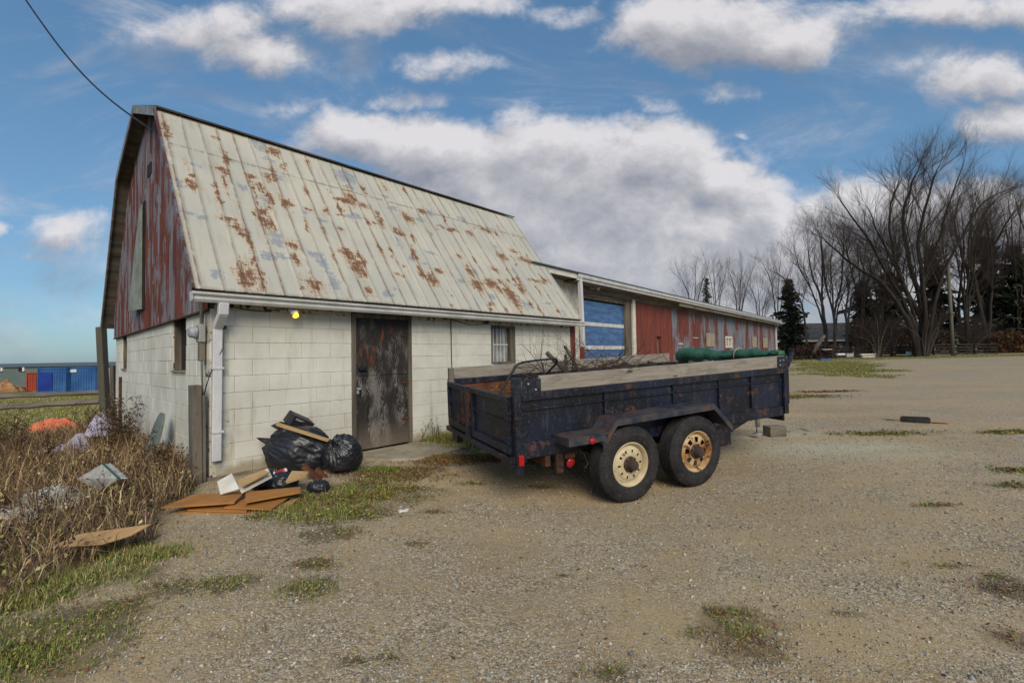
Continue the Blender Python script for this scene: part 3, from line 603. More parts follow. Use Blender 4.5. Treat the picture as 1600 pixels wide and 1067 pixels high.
# small boards at corner, sheathing strip under eave
ss=MB();ss.box(-.05,BL+.02,-.2,-.0,2.125,2.15);ss.box(-.05,BL+.02,-.24,-.2,2.09,2.17);ss.build('soffit_board',M['oldwoodx'],barn)
# gutter (K profile) along front
gt=MB();prof=[(-.20,.13),(-.20,.03),(-.235,.0),(-.27,.0),(-.29,.035),(-.285,.07),(-.315,.10),(-.315,.13),(-.305,.13),(-.303,.105),(-.275,.072),(-.28,.04),(-.265,.012),(-.235,.012),(-.21,.035),(-.21,.13)]
xa,xb=X0-.03,7.50;n=len(prof)
gz0=2.065
vs=[(x,y,z*.86+gz0+(x-xa)*-.002) for x in (xa,xb) for y,z in prof]
gt.add(vs,[(i,(i+1)%n,n+(i+1)%n,n+i) for i in range(n)]+[tuple(range(n)),tuple(range(2*n-1,n-1,-1))]);gt.box(xa,xa+.006,-.31,-.205,gz0+.01,gz0+.11);gt.box(xb-.006,xb,-.31,-.205,gz0,gz0+.1)
gt.build('gutter',M['gutter'],barn)
# downpipe with elbow
dp=MB();dp.bar((.07,-.26,2.07),(.07,-.24,1.93),.105,.08,up=(0,1,0),c=.01);dp.bar((.07,-.245,1.95),(.06,-.075,1.80),.1,.075,up=(0,1,0),c=.01);dp.bar((.062,-.06,1.83),(.05,-.055,.22),.1,.075,up=(0,1,0),c=.008)
dp.box(.0,.12,-.105,-.0,1.30,1.325);dp.box(.0,.12,-.105,-.0,.55,.575)
o=dp.build('downpipe',M['pipe'],barn)
# door
dr=thing('door',None,None);dr.parent=barn
d=MB();d.box(1.875,2.80,.03,.065,.03,1.13,.004);d.box(1.875,2.80,.028,.063,1.135,2.0,.004);dl=d.build('door_panel',M['door'],dr)
tag(dl,'dark weathered plywood door with peeled pale patches')
d=MB();d.box(1.80,1.87,-.012,.14,-.02,2.07,.004);d.box(2.805,2.86,-.006,.14,-.02,2.07,.004);d.box(1.87,2.805,-.01,.14,2.005,2.09,.004);d.build('door_frame',M['oldwood'],dr)
d=MB();d.box(1.84,2.06,.01,.028,1.2,1.27,.004);d.box(1.86,1.90,-.015,.028,1.17,1.30,.004);d.box(1.92,2.04,-.02,.01,1.215,1.255,.006);d.build('hasp',M['black'],dr)
d=MB();d.box(1.85,1.96,.012,.028,.93,.96,.003);d.lathe([(0,.0),(0,.018),(.03,.018),(.03,0)],(1.91,-.01,.945),(0,1,0),12);d.box(1.86,1.92,.005,.028,.87,.92,.003);d.build('latch',M['steel'],dr)
for z in (.42,1.0,1.75):
    d=MB();d.box(2.66,2.81,.018,.03,z-.02,z+.02,.003);d.build('hinge',M['rustiron'],dr)
# front window
def window(x0,x1,z0,z1,axis=0):
    wn=thing('window',None,None);wn.parent=barn
    d=MB();t=.045
    d.box(x0,x0+t,.0,.13,z0,z1,.003);d.box(x1-t-.1,x1,.0,.13,z0,z1,.003);d.box(x0+t,x1-t-.1,.0,.13,z1-t,z1,.003);d.box(x0+t,x1-t-.1,-.02,.13,z0,z0+t,.003)
    d.build('window_frame',M['oldwood'],wn)
    g=MB();g.box(x0+t,x1-t-.1,.10,.106,z0+t,z1-t);g.build('pane',M['dirtyglass'],wn)
    b=MB();W_=x1-t-.1-x0-t
    for i in range(1,5): b.box(x0+t+W_*i/5-.008,x0+t+W_*i/5+.008,.085,.099,z0+t,z1-t)
    b.box(x0+t,x1-t-.1,.083,.1,(z0+z1)/2-.012,(z0+z1)/2+.012);b.build('glazing_bar',M['plainwhite'],wn)
window(4.70,5.40,1.24,2.0)
# gable windows, boarded dark
for (s0,s1,z0,z1) in GO:
    wn=thing('window',None,None);wn.parent=barn;tag(wn,'narrow dark recessed window opening in gable wall')
    d=MB();t=.035;d.box(.02,.15,s0,s0+t,z0,z1);d.box(.02,.15,s1-t,s1,z0,z1);d.box(-.02,.15,s0+t,s1-t,z0,z0+.03);d.build('window_frame',M['oldwood'],wn)
    d=MB();d.box(.10,.12,s0+t,s1-t,z0+.03,z1);d.build('board_panel',M['pitch'],wn)
    d=MB();d.box(-.03,.09,s0+.02,s1-.01,z0-.0,z0+.02,.004);d.build('sill',M['concrete'],wn)
# electric meter with conduit, on the gable near the corner
mt=thing('electric_meter',None,None);mt.parent=barn
d=MB();d.box(-.09,-.02,.08,.24,1.62,1.84,.012);d.build('meter_box',M['steel'],mt)
d=MB();d.lathe([(0,0),(0,.075),(.03,.075),(.035,.065),(.08,.06),(.09,.045),(.09,0)],(-.09,.16,1.74),(-1,0,0),20);d.build('meter_glass',M['dirtyglass'],mt,True)
d=MB();d.box(-.08,-.02,.1,.19,1.40,1.62,.008);d.tube([(-.055,.12,1.84),(-.055,.12,2.2)],.022,10);d.tube([(-.055,.12,1.41),(-.05,.1,1.0),(-.04,.06,.9)],.012,8);d.build('conduit',M['oldwood'],mt)
# flood light under the eave
fl=thing('flood_light',None,None);fl.parent=barn
d=MB();d.lathe([(0,0),(0,.05),(.03,.05),(.035,0)],(.86,-.13,2.11),(0,0,-1),16);d.lathe([(0,.022),(.02,.03),(.09,.052),(.105,.05),(.1,.04)],(.86,-.14,2.06),(.5,-.45,-.55),18);d.build('lamp_holder',M['plainwhite'],fl,True)
d=MB();hx=Vector((.86,-.14,2.06))+Vector((.5,-.45,-.55)).normalized()*.07;d.lathe([(0,.022),(.02,.033),(.05,.04),(.075,.03),(.085,0)],hx,(.35,-.3,-.9),14);d.build('bulb',M['bulb'],fl,True)
# cables pinned along the wall
cb=MB();cb.tube([(.2,-.02,2.06),(.4,-.015,2.03),(.6,-.01,2.02),(.86,-.03,2.07)],.006,5);cb.tube([(3.69,-.012,2.1),(3.69,-.01,1.4),(3.7,-.01,1.0),(3.74,-.01,.6),(3.73,-.01,.1)],.008,5);cb.tube([(3.72,-.012,2.06),(4.1,-.02,1.98),(4.5,-.01,2.0),(4.7,-.01,2.03)],.005,5)
cb.tube([(.11,-.08,1.75),(.11,-.1,1.55),(.02,-.08,1.35),(-.04,-.06,1.15),(-.06,.0,1.0)],.006,5);cb.build('wall_cable',M['black'],barn)
# red end trim at the far end
et=MB()
for i in range(4): et.box(BL+.0+i*.05,BL+.035+i*.05,-.012,.03,0,2.08)
et.box(BL,BL+.2,.0,.04,0,2.08);et.build('end_trim',M['redsteel'],barn)
def Bp(x,y,z): return BC+BT*x+BS*y+np.array([0,0,z])
# grey timber leaning in the corner
pb=MB();pb.box(-.17,-.075,-.02,.16,-.3,1.12,.004);pb.box(-.07,-.04,-.03,.1,-.3,1.0,.003)
o=pb.build('leaning_plank',M['oldwood']);o.location=tuple(BC);o.rotation_euler=(0,R(-.6),Y1);tag(o,'weathered grey planks upright against the barn corner beside the downpipe','plank')
# door slab
sl_=MB();pts=gp([(566,712),(640,694),(700,702),(735,718),(640,735),(570,722)])
s0=[(1.75,-.0),(2.95,-.0),(3.3,-.35),(3.2,-.95),(2.2,-1.05),(1.72,-.5)]
sl_.prism(s0,-.1,.012);o=sl_.build('doorstep_slab',M['concrete'],bevel=.012);o.location=tuple(BC);o.rotation_euler=(0,0,Y1);tag(o,'worn pale concrete slab on the ground in front of the barn door','slab')
# overhead wire
pA=Vector(Bp(X0-.03,1.9,4.75));pB=Vector(OC+ray(36,-6)*7.5)
wr=MB();k=14;wr.tube([pA.lerp(pB,i/k)+Vector((0,0,-.25*math.sin(math.pi*i/k)*1)) for i in range(k+1)]+[pB+(pB-pA)*.8],.013,5)
o=wr.build('overhead_cable',M['black']);tag(o,'black overhead cable running up from the barn gable peak','cable')
# ================================================================ LONG RED SHED
Y2=.872;SH=(.653,11.2,0)
shed=thing('long_shed','long low red and grey steel clad shed with blue overhead door','shed',SH,Y2)
SL=30.6;wy=.45;ZT=3.5
def shedwall(x0,x1,m,pitch,dep,opens):
    xs_=sorted({x0,x1,*[o for a in opens for o in a[:2]]})
    allV=[];allQ=[]
    for a,b in zip(xs_,xs_[1:]):
        spans=[(-.2,ZT)];mx=(a+b)/2
        for o in opens:
            if o[0]<mx<o[1]:
                spans=[sp for s_ in spans for sp in ((s_[0],min(s_[1],o[2])),(max(s_[0],o[3]),s_[1])) if sp[1]-sp[0]>.02]
        for (c,d) in spans:
            V,Qd=ribbed(a,b,c,d,pitch,dep,0,wy);k=len(allV);allV+=V;allQ+=[tuple(i+k for i in q) for q in Qd]
    return npmesh('wall_cladding',allV,allQ,None,m,shed)
# door 2.85..5.5 x 0.15..3.05 ; small opening 8.12..8.62
shedwall(6.32,9.8,M['redsteel'],.21,.02,[(8.1,8.62,.4,2.08)])
shedwall(9.8,SL,M['shedmix'],.25,.018,[(17.3,18.55,1.62,2.24)])
w_=MB();w_.box(-.1,2.55,wy-.02,wy+.2,-.3,ZT);o=w_.build('block_panel',M['block'],shed)
w_=MB()
for i in range(4): w_.box(2.56+i*.07,2.615+i*.07,wy-.03,wy+.1,-.2,ZT)
w_.build('wall_cladding',M['redsteel'],shed)
w_=MB();w_.box(-.1,SL,wy+1.2,wy+1.24,-.5,3.3);w_.box(SL-.05,SL,wy+.03,9.5,-.5,3.5);w_.build('inner_wall',M['pitch'],shed)
fr=thing('door_frame',None,None);fr.parent=shed
d=MB();d.box(5.55,6.02,wy-.02,wy+.12,-.1,3.18,.01);d.box(2.83,5.55,wy-.02,wy+.1,3.08,3.16);d.build('jamb',M['oldwood'],fr)
d=MB();d.box(6.1,6.30,wy-.05,wy+.05,-.1,3.3,.01);d.build('post',M['whiteb'],fr)
d=MB()
for i,z in enumerate((3.17,3.24,3.31)): d.box(2.7,6.08,wy-.03-.01*i,wy+.04,z,z+.055,.006)
d.build('header_board',M['oldwoodx'],fr)
d=MB();d.box(2.83,SL,wy-.03,wy-.022,3.25,ZT-.04);d.build('eave_shadow_board',M['oldwoodx'],shed)
dr=thing('overhead_door',None,None);dr.parent=shed
zs_=[.12,.86,1.60,2.32,3.06]
for i in range(4):
    d=MB();d.box(2.84,5.54,wy+.06,wy+.09,zs_[i]+.03,zs_[i+1]-.03,.004);d.build('door_panel',M['bluepane'],dr)
    d=MB();d.box(2.84,5.54,wy+.045,wy+.1,zs_[i]-.055,zs_[i]+.06,.006);d.build('rail',M['plainwhite'],dr)
# eave: fascia, gutter, roof
d=MB();d.box(-.15,1.80,.0,.03,3.48,3.62);d.build('fascia',M['whiteb'],shed)
d=MB();d.box(-.15,1.8,.03,wy,3.48,3.51);d.box(1.8,SL-.3,.04,wy,3.42,3.45);d.build('soffit',M['oldwoodx'],shed)
d=MB();d.box(1.82,SL-.35,-.08,.03,3.50,3.61,.02);d.box(1.82,SL-.35,-.04,.028,3.43,3.51,.006);d.build('gutter',M['gutter'],shed)
d=MB();d.box(9.6,SL-.4,.03,.07,3.28,3.42,.01);d.build('fascia',M['oldwoodx'],shed)
d=MB();d.bar((1.93,-.02,3.52),(1.93,-.02,3.3),.11,.09,up=(1,0,0),c=.01);d.bar((1.93,-.02,3.32),(1.97,-.04,1.6),.12,.09,up=(1,0,0),c=.01);d.build('downpipe',M['pipe'],shed)
d=MB();d.bar((SL-.45,-.02,3.5),(SL-.2,.36,3.2),.09,.09,c=.01);d.bar((SL-.2,.38,3.22),(SL-.2,.38,.3),.11,.09,up=(1,0,0),c=.01);d.build('downpipe',M['pipe'],shed)
d=MB();d.add([(-.2,-.06,3.66),(SL-.3,-.06,3.66),(SL-.3,5,4.16),(-.2,5,4.16),(-.2,-.06,3.63),(SL-.3,-.06,3.63),(SL-.3,5,4.13),(-.2,5,4.13)],[(0,1,2,3),(7,6,5,4),(0,4,5,1),(1,5,6,2),(2,6,7,3),(3,7,4,0)])
d.add([(-.2,5,4.16),(SL-.3,5,4.16),(SL-.3,10,3.66),(-.2,10,3.66)],[(0,1,2,3)]);d.build('roof',M['wareroof'],shed)
for (x0,x1,z0,z1,tl) in ((14.05,15.3,1.66,2.33,.03),(23.1,24.3,1.66,2.33,-.02),(26.1,27.5,1.62,2.31,.03)):
    d=MB();d.box(x0,x1,wy-.05,wy-.03,z0,z1,.004);o=d.build('window_cover',M['concrete'],shed)
d=MB();d.box(12.2,12.9,wy-.04,wy-.02,2.05,2.08) ;d.box(10.4,10.9,wy-.04,wy-.02,1.75,1.80);d.build('bracket',M['plainwhite'],shed)
wn=thing('window',None,None);wn.parent=shed
d=MB();x0,x1,z0,z1=17.3,18.55,1.62,2.24;d.box(x0,x0+.12,wy-.05,wy+.05,z0,z1);d.box(x1-.12,x1,wy-.05,wy+.05,z0,z1);d.box(x0+.12,x1-.12,wy-.05,wy+.05,z1-.1,z1);d.box(x0+.12,x1-.12,wy-.05,wy+.05,z0,z0+.1);d.box((x0+x1)/2-.04,(x0+x1)/2+.04,wy-.045,wy+.04,z0+.1,z1-.1);d.build('window_frame',M['whiteb'],wn)
d=MB();d.box(x0+.12,x1-.12,wy+.06,wy+.07,z0,z1);d.build('pane',M['dirtyglass'],wn)
dw=thing('small_doorway',None,None);dw.parent=shed
d=MB();d.box(8.14,8.4,wy+.1,wy+.13,.4,2.0);d.build('yellow_panel',M['yellowin'],dw)
d=MB();d.box(8.4,8.6,wy+.1,wy+.13,.4,2.0);d.build('wood_panel',M['oldwood'],dw)
d=MB();d.box(8.08,8.13,wy-.03,wy+.12,.3,2.1);d.box(8.6,8.66,wy-.03,wy+.12,.3,2.1);d.box(8.13,8.6,wy-.03,wy+.12,2.04,2.1);d.build('door_frame',M['redsteel'],dw)
fl=thing('flood_light',None,None);fl.parent=shed
d=MB();d.lathe([(0,.02),(.03,.05),(.12,.09),(.13,.08)],(3.1,.3,3.45),(-.6,-.6,-.3),14);d.build('lamp_shade',M['plainwhite'],fl,True)
d=MB();d.lathe([(0,.02),(.03,.05),(.12,.09),(.13,.08)],(3.35,.3,3.45),(.6,-.6,-.35),14);d.tube([(3.22,.42,3.5),(3.1,.3,3.46)],.02);d.tube([(3.22,.42,3.5),(3.35,.3,3.46)],.02);d.build('lamp_shade',M['plainwhite'],fl,True)
# ================================================================ TRAILER (x from tailgate to nose, y from the near side to the far side)
TR=(.0437,4.4581,0)
_M=Matrix.Rotation(.4496,4,'Z')@Matrix.Rotation(-.0368,4,'Y')@Matrix.Rotation(.0337,4,'X')
tr=thing('dump_trailer','dark navy tandem axle dump trailer, scuffed and rusty, with wooden side boards','trailer',TR,rot=_M.to_euler())
L,W,ZT_,ZM,ZB=3.972,1.986,1.029,.868,.42
MT=Matrix.Translation(Vector(TR))@_M
# side walls
def side(y0,s):   # s=-1 outward near side, +1 outward far side
    sd=MB();a,b=(y0,y0+.004*-s) if s<0 else (y0-.004,y0)
    ya,yb=min(y0,y0-s*.006),max(y0,y0-s*.006);sd.box(.05,L-.02,ya,yb,ZB,ZT_-.02)
    o=sd.build('side_panel',M['navy'],tr)
    def out(d0,d1): return (y0-d1,y0-d0) if s<0 else (y0+d0,y0+d1)
    r=MB();A=out(-.03,.035);r.box(.05,L,*A,ZT_-.075,ZT_,.006);r.build('top_rail',M['navy'],tr)
    r=MB();A=out(.0005,.022);r.box(.06,L-.06,*A,ZM-.008,ZM+.008,.003);r.build('rib',M['navy'],tr)
    r=MB();A=out(.0005,.02);r.box(.05,1.0,*A,ZB-.02,ZB+.13,.004);r.box(1.0,L-.05,*A,ZB-.02,ZB+.10,.004);r.build('skirt',M['navy'],tr)
    for x in (1.02,1.98,2.72,3.3):
        r=MB();A=out(.0005,.028);r.box(x,x+.05,*A,ZB+.135,ZM-.01,.004);r.box(x,x+.05,*A,ZM+.01,ZT_-.078,.004);r.build('stake',M['navy'],tr)
side(0,-1);side(W,1)
d=MB();d.box(.05,L-.01,.01,W-.01,ZB,ZB+.01);d.build('floor',M['rustin'],tr)
d=MB();d.box(.05,L-.03,.01,.014,ZB+.01,ZT_-.03);d.box(.05,L-.03,W-.014,W-.01,ZB+.01,ZT_-.03);d.box(L-.034,L-.03,.015,W-.015,ZB+.01,ZT_-.03);d.build('inner_lining',M['rustin'],tr)
d=MB();d.box(L-.028,L,.0,W,ZB-.1,ZT_+.0,.004);d.box(L-.03,L+.03,-.03,W+.03,ZT_-.07,ZT_+.0,.006);d.build('front_panel',M['navy'],tr)
# corner posts
d=MB();d.box(-.03,.045,-.04,.05,ZB-.17,ZT_-.0,.008);d.box(-.03,.05,-.03,.05,ZT_,ZT_+.15,.004);d.build('corner_post',M['navy'],tr)
d=MB();d.box(-.03,.045,W-.05,W+.04,ZB-.05,ZT_,.008);d.box(-.02,.045,W-.03,W+.03,ZT_,ZT_+.15,.004);d.build('corner_post',M['oldwood'],tr)
d=MB();d.box(L-.045,L+.03,-.045,-.0,ZB+.0,ZT_,.006);d.box(L+.0,L+.04,-.05,.05,ZB+.13,ZT_+.12,.006);d.build('corner_post',M['navy'],tr)
d=MB();d.box(L-.04,L+.03,W,W+.045,ZB,ZT_,.006);d.build('corner_post',M['navy'],tr)
d=MB();d.box(.055,.26,-.038,-.03,ZT_+.005,ZT_+.13,.002);d.build('board_bracket',M['navy'],tr)
d=MB();d.box(L-.17,L+.0,-.04,-.031,ZT_-.0,ZT_+.15,.002);d.build('board_bracket',M['navy'],tr)
for x,z in ((.12,ZT_+.09),(.2,ZT_+.03),(L-.12,ZT_+.1),(L-.05,ZT_+.1),(L-.12,ZT_+.04)):
    d=MB();d.lathe([(0,0),(.004,.009),(.0,.011)],(x,-.04,z),(0,-1,0),10);d.build('bolt',M['steel'],tr)
d=MB();d.box(.25,L-.02,-.03,.008,ZT_+.006,ZT_+.158,.004);o=d.build('side_board',M['board'],tr);tag(o,'pale weathered plank along the near side')
d=MB();d.box(.05,L-.05,W-.01,W+.028,ZT_+.006,ZT_+.15,.004);o=d.build('side_board',M['board'],tr);tag(o,'grey plank along the far side')
# tarp arm at the front near corner
d=MB();d.add([(L-.02,-.05,ZT_+.0),(L+.05,-.05,ZT_+.0),(L+.17,-.05,ZT_+.19),(L+.12,-.05,ZT_+.21),(L-.02,-.015,ZT_),(L+.05,-.015,ZT_),(L+.17,-.015,ZT_+.19),(L+.12,-.015,ZT_+.21)],[(0,1,2,3),(7,6,5,4),(0,4,5,1),(1,5,6,2),(2,6,7,3),(3,7,4,0)]);d.build('tarp_arm',M['navy'],tr)
# tailgate: two barn doors with centre post
tg=thing('tailgate',None,None);tg.parent=tr
def leaf(y0,y1):
    d=MB();d.box(-.03,.0,y0+.02,y1-.02,ZB+.06,ZT_-.05);d.build('gate_panel',M['navy'],tg)
    d=MB();d.box(-.065,.0,y0,y1,ZT_-.09,ZT_-.03,.006);d.box(-.065,.0,y0,y1,ZB+.02,ZB+.1,.006);d.box(-.065,.0,y0,y0+.05,ZB+.1,ZT_-.09,.004);d.box(-.065,.0,y1-.05,y1,ZB+.1,ZT_-.09,.004);d.box(-.052,-.0305,y0+.05,y1-.05,.74,.755,.003);d.build('gate_frame',M['navy'],tg)
leaf(.055,1.08);leaf(1.22,W-.055)
d=MB();d.box(-.09,-.005,1.09,1.21,ZB-.02,ZT_-.02,.008);d.build('centre_post',M['navy'],tg)
def chain(mb,p,q,n,r=.016):
    p=Vector(p);q=Vector(q)
    for i in range(n):
        c=p.lerp(q,(i+.5)/n);u=(q-p).normalized();s_=u.orthogonal().normalized() if i%2 else u.cross(u.orthogonal()).normalized();h=(q-p).length/n*.72
        mb.tube([c+(u*math.cos(t)*h+s_*math.sin(t)*r) for t in [k*math.pi/4 for k in range(9)]],.0045,4,False)
for y in (1.06,1.24):
    d=MB();chain(d,(-.1,y,ZT_-.05),(-.1,y,ZB+.15),11);d.build('latch_chain',M['rustiron'],tg)
d=MB();d.box(-.08,.1,.0,W,ZB-.06,ZB+.0,.006);d.box(-.05,.02,.02,.3,ZB-.12,ZB-.06,.004);d.box(-.03,.05,W-.28,W-.1,ZB-.19,ZB-.06,.004);d.build('rear_bumper',M['navy'],tr)
# red lights
def light(c,axis,r,h=.018,sq=False):
    d=MB()
    if sq: d.box(c[0]-.012,c[0]+.045,c[1]-.012,c[1]+.01,c[2]-.05,c[2]+.05,.006)
    else: d.lathe([(0,0),(0,r),(h*.6,r*.92),(h,r*.5),(h*1.1,0)],c,axis,16)
    return d.build('marker_light',M['redlens'],tr,not sq)
light((-.005,-.05,ZB-.02),None,0,sq=True);light((.66,-.29,.545),(0,-1,0),.032);light((.55,-.06,.3),(0,-1,-.2),.05)
# fender
fy0,fy1=-.285,.0
fd_=[(.40,.60),(.70,.60),(.78,.705),(2.33,.725),(2.60,.44)]
d=MB();th=.006
pl=[(.79,.49),(.97,.712),(2.33,.735),(2.62,.45)]
def strip(poly,y0,y1,th,mb):
    for (a,b),(c,e) in zip(poly,poly[1:]):
        L_=math.hypot(c-a,e-b);nx_,nz_=-(e-b)/L_*th,(c-a)/L_*th
        mb.add([(a,y0,b),(c,y0,e),(c,y1,e),(a,y1,b),(a+nx_,y0,b+nz_),(c+nx_,y0,e+nz_),(c+nx_,y1,e+nz_),(a+nx_,y1,b+nz_)],[(0,1,2,3),(7,6,5,4),(0,4,5,1),(1,5,6,2),(2,6,7,3),(3,7,4,0)])
strip(pl,fy0,fy1,th,d);lip=[(a,b-.06) for a,b in pl]
for (p,q),(p2,q2) in zip(zip(pl,pl[1:]),zip(lip,lip[1:])): d.add([(p[0],fy0-.003,p[1]+.004),(q[0],fy0-.003,q[1]+.004),(q2[0],fy0-.003,q2[1]),(p2[0],fy0-.003,p2[1]),(p[0],fy0+.004,p[1]),(q[0],fy0+.004,q[1]),(q2[0],fy0+.004,q2[1]),(p2[0],fy0+.004,p2[1])],[(0,1,2,3),(7,6,5,4),(0,4,5,1),(1,5,6,2),(2,6,7,3),(3,7,4,0)])
d.build('fender',M['fenderm'],tr)
d=MB();d.box(.40,.88,-.282,-.001,.585,.597,.003);d.box(.40,.83,-.286,-.28,.52,.585,.002);d.box(.40,.405,-.28,-.002,.52,.585);d.build('step_plate',M['fenderm'],tr)
# far side fender
d=MB();strip(pl,W,W+.285,th,d);d.build('fender',M['navy'],tr)
# chassis
for y in (.45,1.5):
    d=MB();d.box(.1,4.1,y,y+.06,.27,ZB-.02,.006);d.build('chassis_rail',M['rustiron'],tr)
d=MB();d.box(.30,.36,.0,.45,.28,ZB-.025,.006);d.box(.42,.5,-.02,.03,.20,ZB-.025,.006);d.box(.5,.62,-.05,-.02,.34,ZB-.03,.006);d.tube([(.66,-.05,.42),(.70,-.09,.36),(.74,-.09,.27),(.70,-.09,.23)],.006,5);d.build('rear_hanger',M['rustiron'],tr)
d=MB();d.box(2.5,3.0,.05,.09,.12,ZB,.006);d.add([(3.0,.05,.28),(3.35,.05,ZB-.03),(3.0,.05,ZB-.03),(3.0,.09,.28),(3.35,.09,ZB-.03),(3.0,.09,ZB-.03)],[(0,1,2),(5,4,3),(0,3,4,1),(1,4,5,2),(2,5,3,0)]);d.build('side_box',M['navy'],tr)
for x in (1.142,2.065):
    d=MB();d.tube([(x,-.1,.25),(x,W+.1,.25)],.04,12);d.build('axle',M['rustiron'],tr,True)
    for y in (.3,1.62):
        d=MB()
        for k in range(5): d.bar((x-.36+.05*k,y,.33+.0-.014*k),(x+.36-.05*k,y,.33-.014*k),.06,.012)
        d.build('leaf_spring',M['rustiron'],tr)
# tongue and jack
d=MB();d.bar((3.6,.4,.33),(5.15,.99,.31),.06,.11,c=.006);d.bar((3.6,1.59,.33),(5.15,1.0,.31),.06,.11,c=.006);d.box(4.2,4.7,.8,1.2,.3,.55,.02);d.build('tongue',M['rustiron'],tr)
d=MB();d.tube([(4.78,.995,.62),(4.78,.995,-.02)],.034,12);d.tube([(4.78,.995,.02),(4.78,.995,-.13)],.026,12);d.lathe([(0,0),(0,.07),(.01,.07),(.012,0)],(4.78,.995,-.14),(0,0,1),14);d.build('jack',M['steel'],tr,True)
# wheels
def tyre_mesh():
    prof=[];R0=.385;hw=.112
    pr=[(-.085,.215),(-.098,.235),(-.112,.275),(-.116,.31),(-.108,.345),(-.094,.368),(-.088,.378),(-.08,.383)]
    grooves=[-.08,-.058,-.056,-.048,-.046,-.022,-.020,-.010,-.008,.008,.010,.020,.022,.046,.048,.056,.058,.08]
    for i,g in enumerate(grooves): pr.append((g,.385 if i in(0,1,4,5,8,9,12,13,16,17) else .373))
    pr+=[(.08,.383),(.088,.378),(.094,.368),(.108,.345),(.116,.31),(.112,.275),(.098,.235),(.085,.215)]
    pr2=[]
    for a,b in pr: pr2.append((a,b))
    m=MB();m.lathe(pr2,(0,0,0),(0,1,0),72)
    for rr_ in (.255,.295,.338): 
        for s in (-1,1):
            w0={.255:.1075,.295:.1148,.338:.1105}[rr_]
            m.lathe([(s*(w0),rr_-.004),(s*(w0+.003),rr_),(s*(w0),rr_+.004)],(0,0,0),(0,1,0),64)
    # shoulder blocks
    for k in range(60):
        t=2*math.pi*k/60;c,s_=math.cos(t),math.sin(t)
        for sg in (-1,1):
            p=[(sg*.088,.380),(sg*.106,.352)]
            m.bar((c*p[0][1],p[0][0],s_*p[0][1]),(c*p[1][1],p[1][0],s_*p[1][1]),.014,.006,up=(c,sg*.5,s_))
    return m
def rim(kind,mrim,parent):
    m=MB();m.lathe([(-.088,.222),(-.098,.226),(-.1,.218),(-.09,.208),(-.07,.196),(-.03,.188),(.03,.185),(.09,.2),(.1,.222)],(0,0,0),(0,1,0),48)
    m.build('rim_barrel',mrim,parent,'auto')
    m=MB()
    n=10 if kind==0 else 8;yo=-.035
    # disc built as ring sectors with holes left open
    ro,ri=.19,.075;K=n*4
    for k in range(K):
        t0,t1=2*math.pi*k/K,2*math.pi*(k+1)/K
        hole=(k%4) in ((1,) if kind==0 else (1,2))
        radii=[(ri,-.048),(.118,-.05),(.15,-.045),(.172,-.03),(ro,-.02)] if kind==0 else [(ri,-.05),(.10,-.052),(.158,-.045),(.175,-.03),(ro,-.02)]
        for j,((r0,h0),(r1,h1)) in enumerate(zip(radii,radii[1:])):
            if hole and j==(1): continue
            P=[(r*math.cos(t),yo+h,r*math.sin(t)) for r,h,t in ((r0,h0,t0),(r1,h1,t0),(r1,h1,t1),(r0,h0,t1))]
            P2=[(x,y+.006,z) for x,y,z in P];m.add(P+P2,[(0,1,2,3),(7,6,5,4),(0,4,5,1),(1,5,6,2),(2,6,7,3),(3,7,4,0)])
    m.build('rim_disc',mrim,parent)
    m=MB();m.lathe([(.04,.09),(-.045,.085),(-.06,.075),(-.065,.058),(-.12,.052),(-.13,.045),(-.133,.0)],(0,yo,0),(0,1,0),28)
    for k in range(8):
        t=2*math.pi*k/8+.2;m.lathe([(0,.010),(-.022,.010),(-.024,0)],(.072*math.cos(t),yo-.052,.072*math.sin(t)),(0,1,0),6)
    m.build('hub',M['hub'],parent,'auto')
def wheel(x,y,kind,flip=False,rot=0):
    wo=thing('wheel',None,None);wo.parent=tr;wo.location=(x,y,.2376);wo.rotation_euler=(0,rot,math.pi if flip else 0)
    m=tyre_mesh();m.build('tyre',M['tyre'],wo,'auto')
    rim(kind,M['rimcream'] if kind==0 else M['rimrust'],wo);return wo
tag(wheel(1.142,-.165,0,rot=.2),'wheel with cream painted rim of round holes');tag(wheel(2.065,-.165,1,rot=.5),'wheel with rusted spoked rim')
wheel(1.142,W+.165,0,True);wheel(2.065,W+.165,1,True)
def Tp(x,y,z): return MT@Vector((x,y,z))
# ================================================================ LOAD IN THE TRAILER
def TL(u,v,y):   # photo pixel onto the trailer's lengthwise plane at local y
    n=(MT.to_3x3()@Vector((0,1,0)));p=MT@Vector((0,y,0));P=hit(u,v,p,n);return Vector(P)
def smoothpts(pts,k=6):
    pts=[Vector(p) for p in pts];o=[]
    for i in range(len(pts)-1):
        p0=pts[max(i-1,0)];p1=pts[i];p2=pts[i+1];p3=pts[min(i+2,len(pts)-1)]
        for j in range(k):
            t=j/k;o.append(.5*((2*p1)+(p2-p0)*t+(2*p0-5*p1+4*p2-p3)*t*t+(3*p1-p0-3*p2+p3)*t**3))
    return o+[pts[-1]]
a=TL(1062,556,W-.12);b=Tp(L-.02,-.02,ZT_+.20)
t=MB();n=40;pts=[];rad=[]
for i in range(n+1):
    f=i/n;p=Vector(a).lerp(b,f)+Vector((0,0,.03*math.sin(f*9)*(1-f)));pts.append(p);rad.append((.125-.08*f)*(1+.05*math.sin(f*11)+.03*math.sin(f*31))*(1 if i else .7))
t.tube(pts,rad,18)
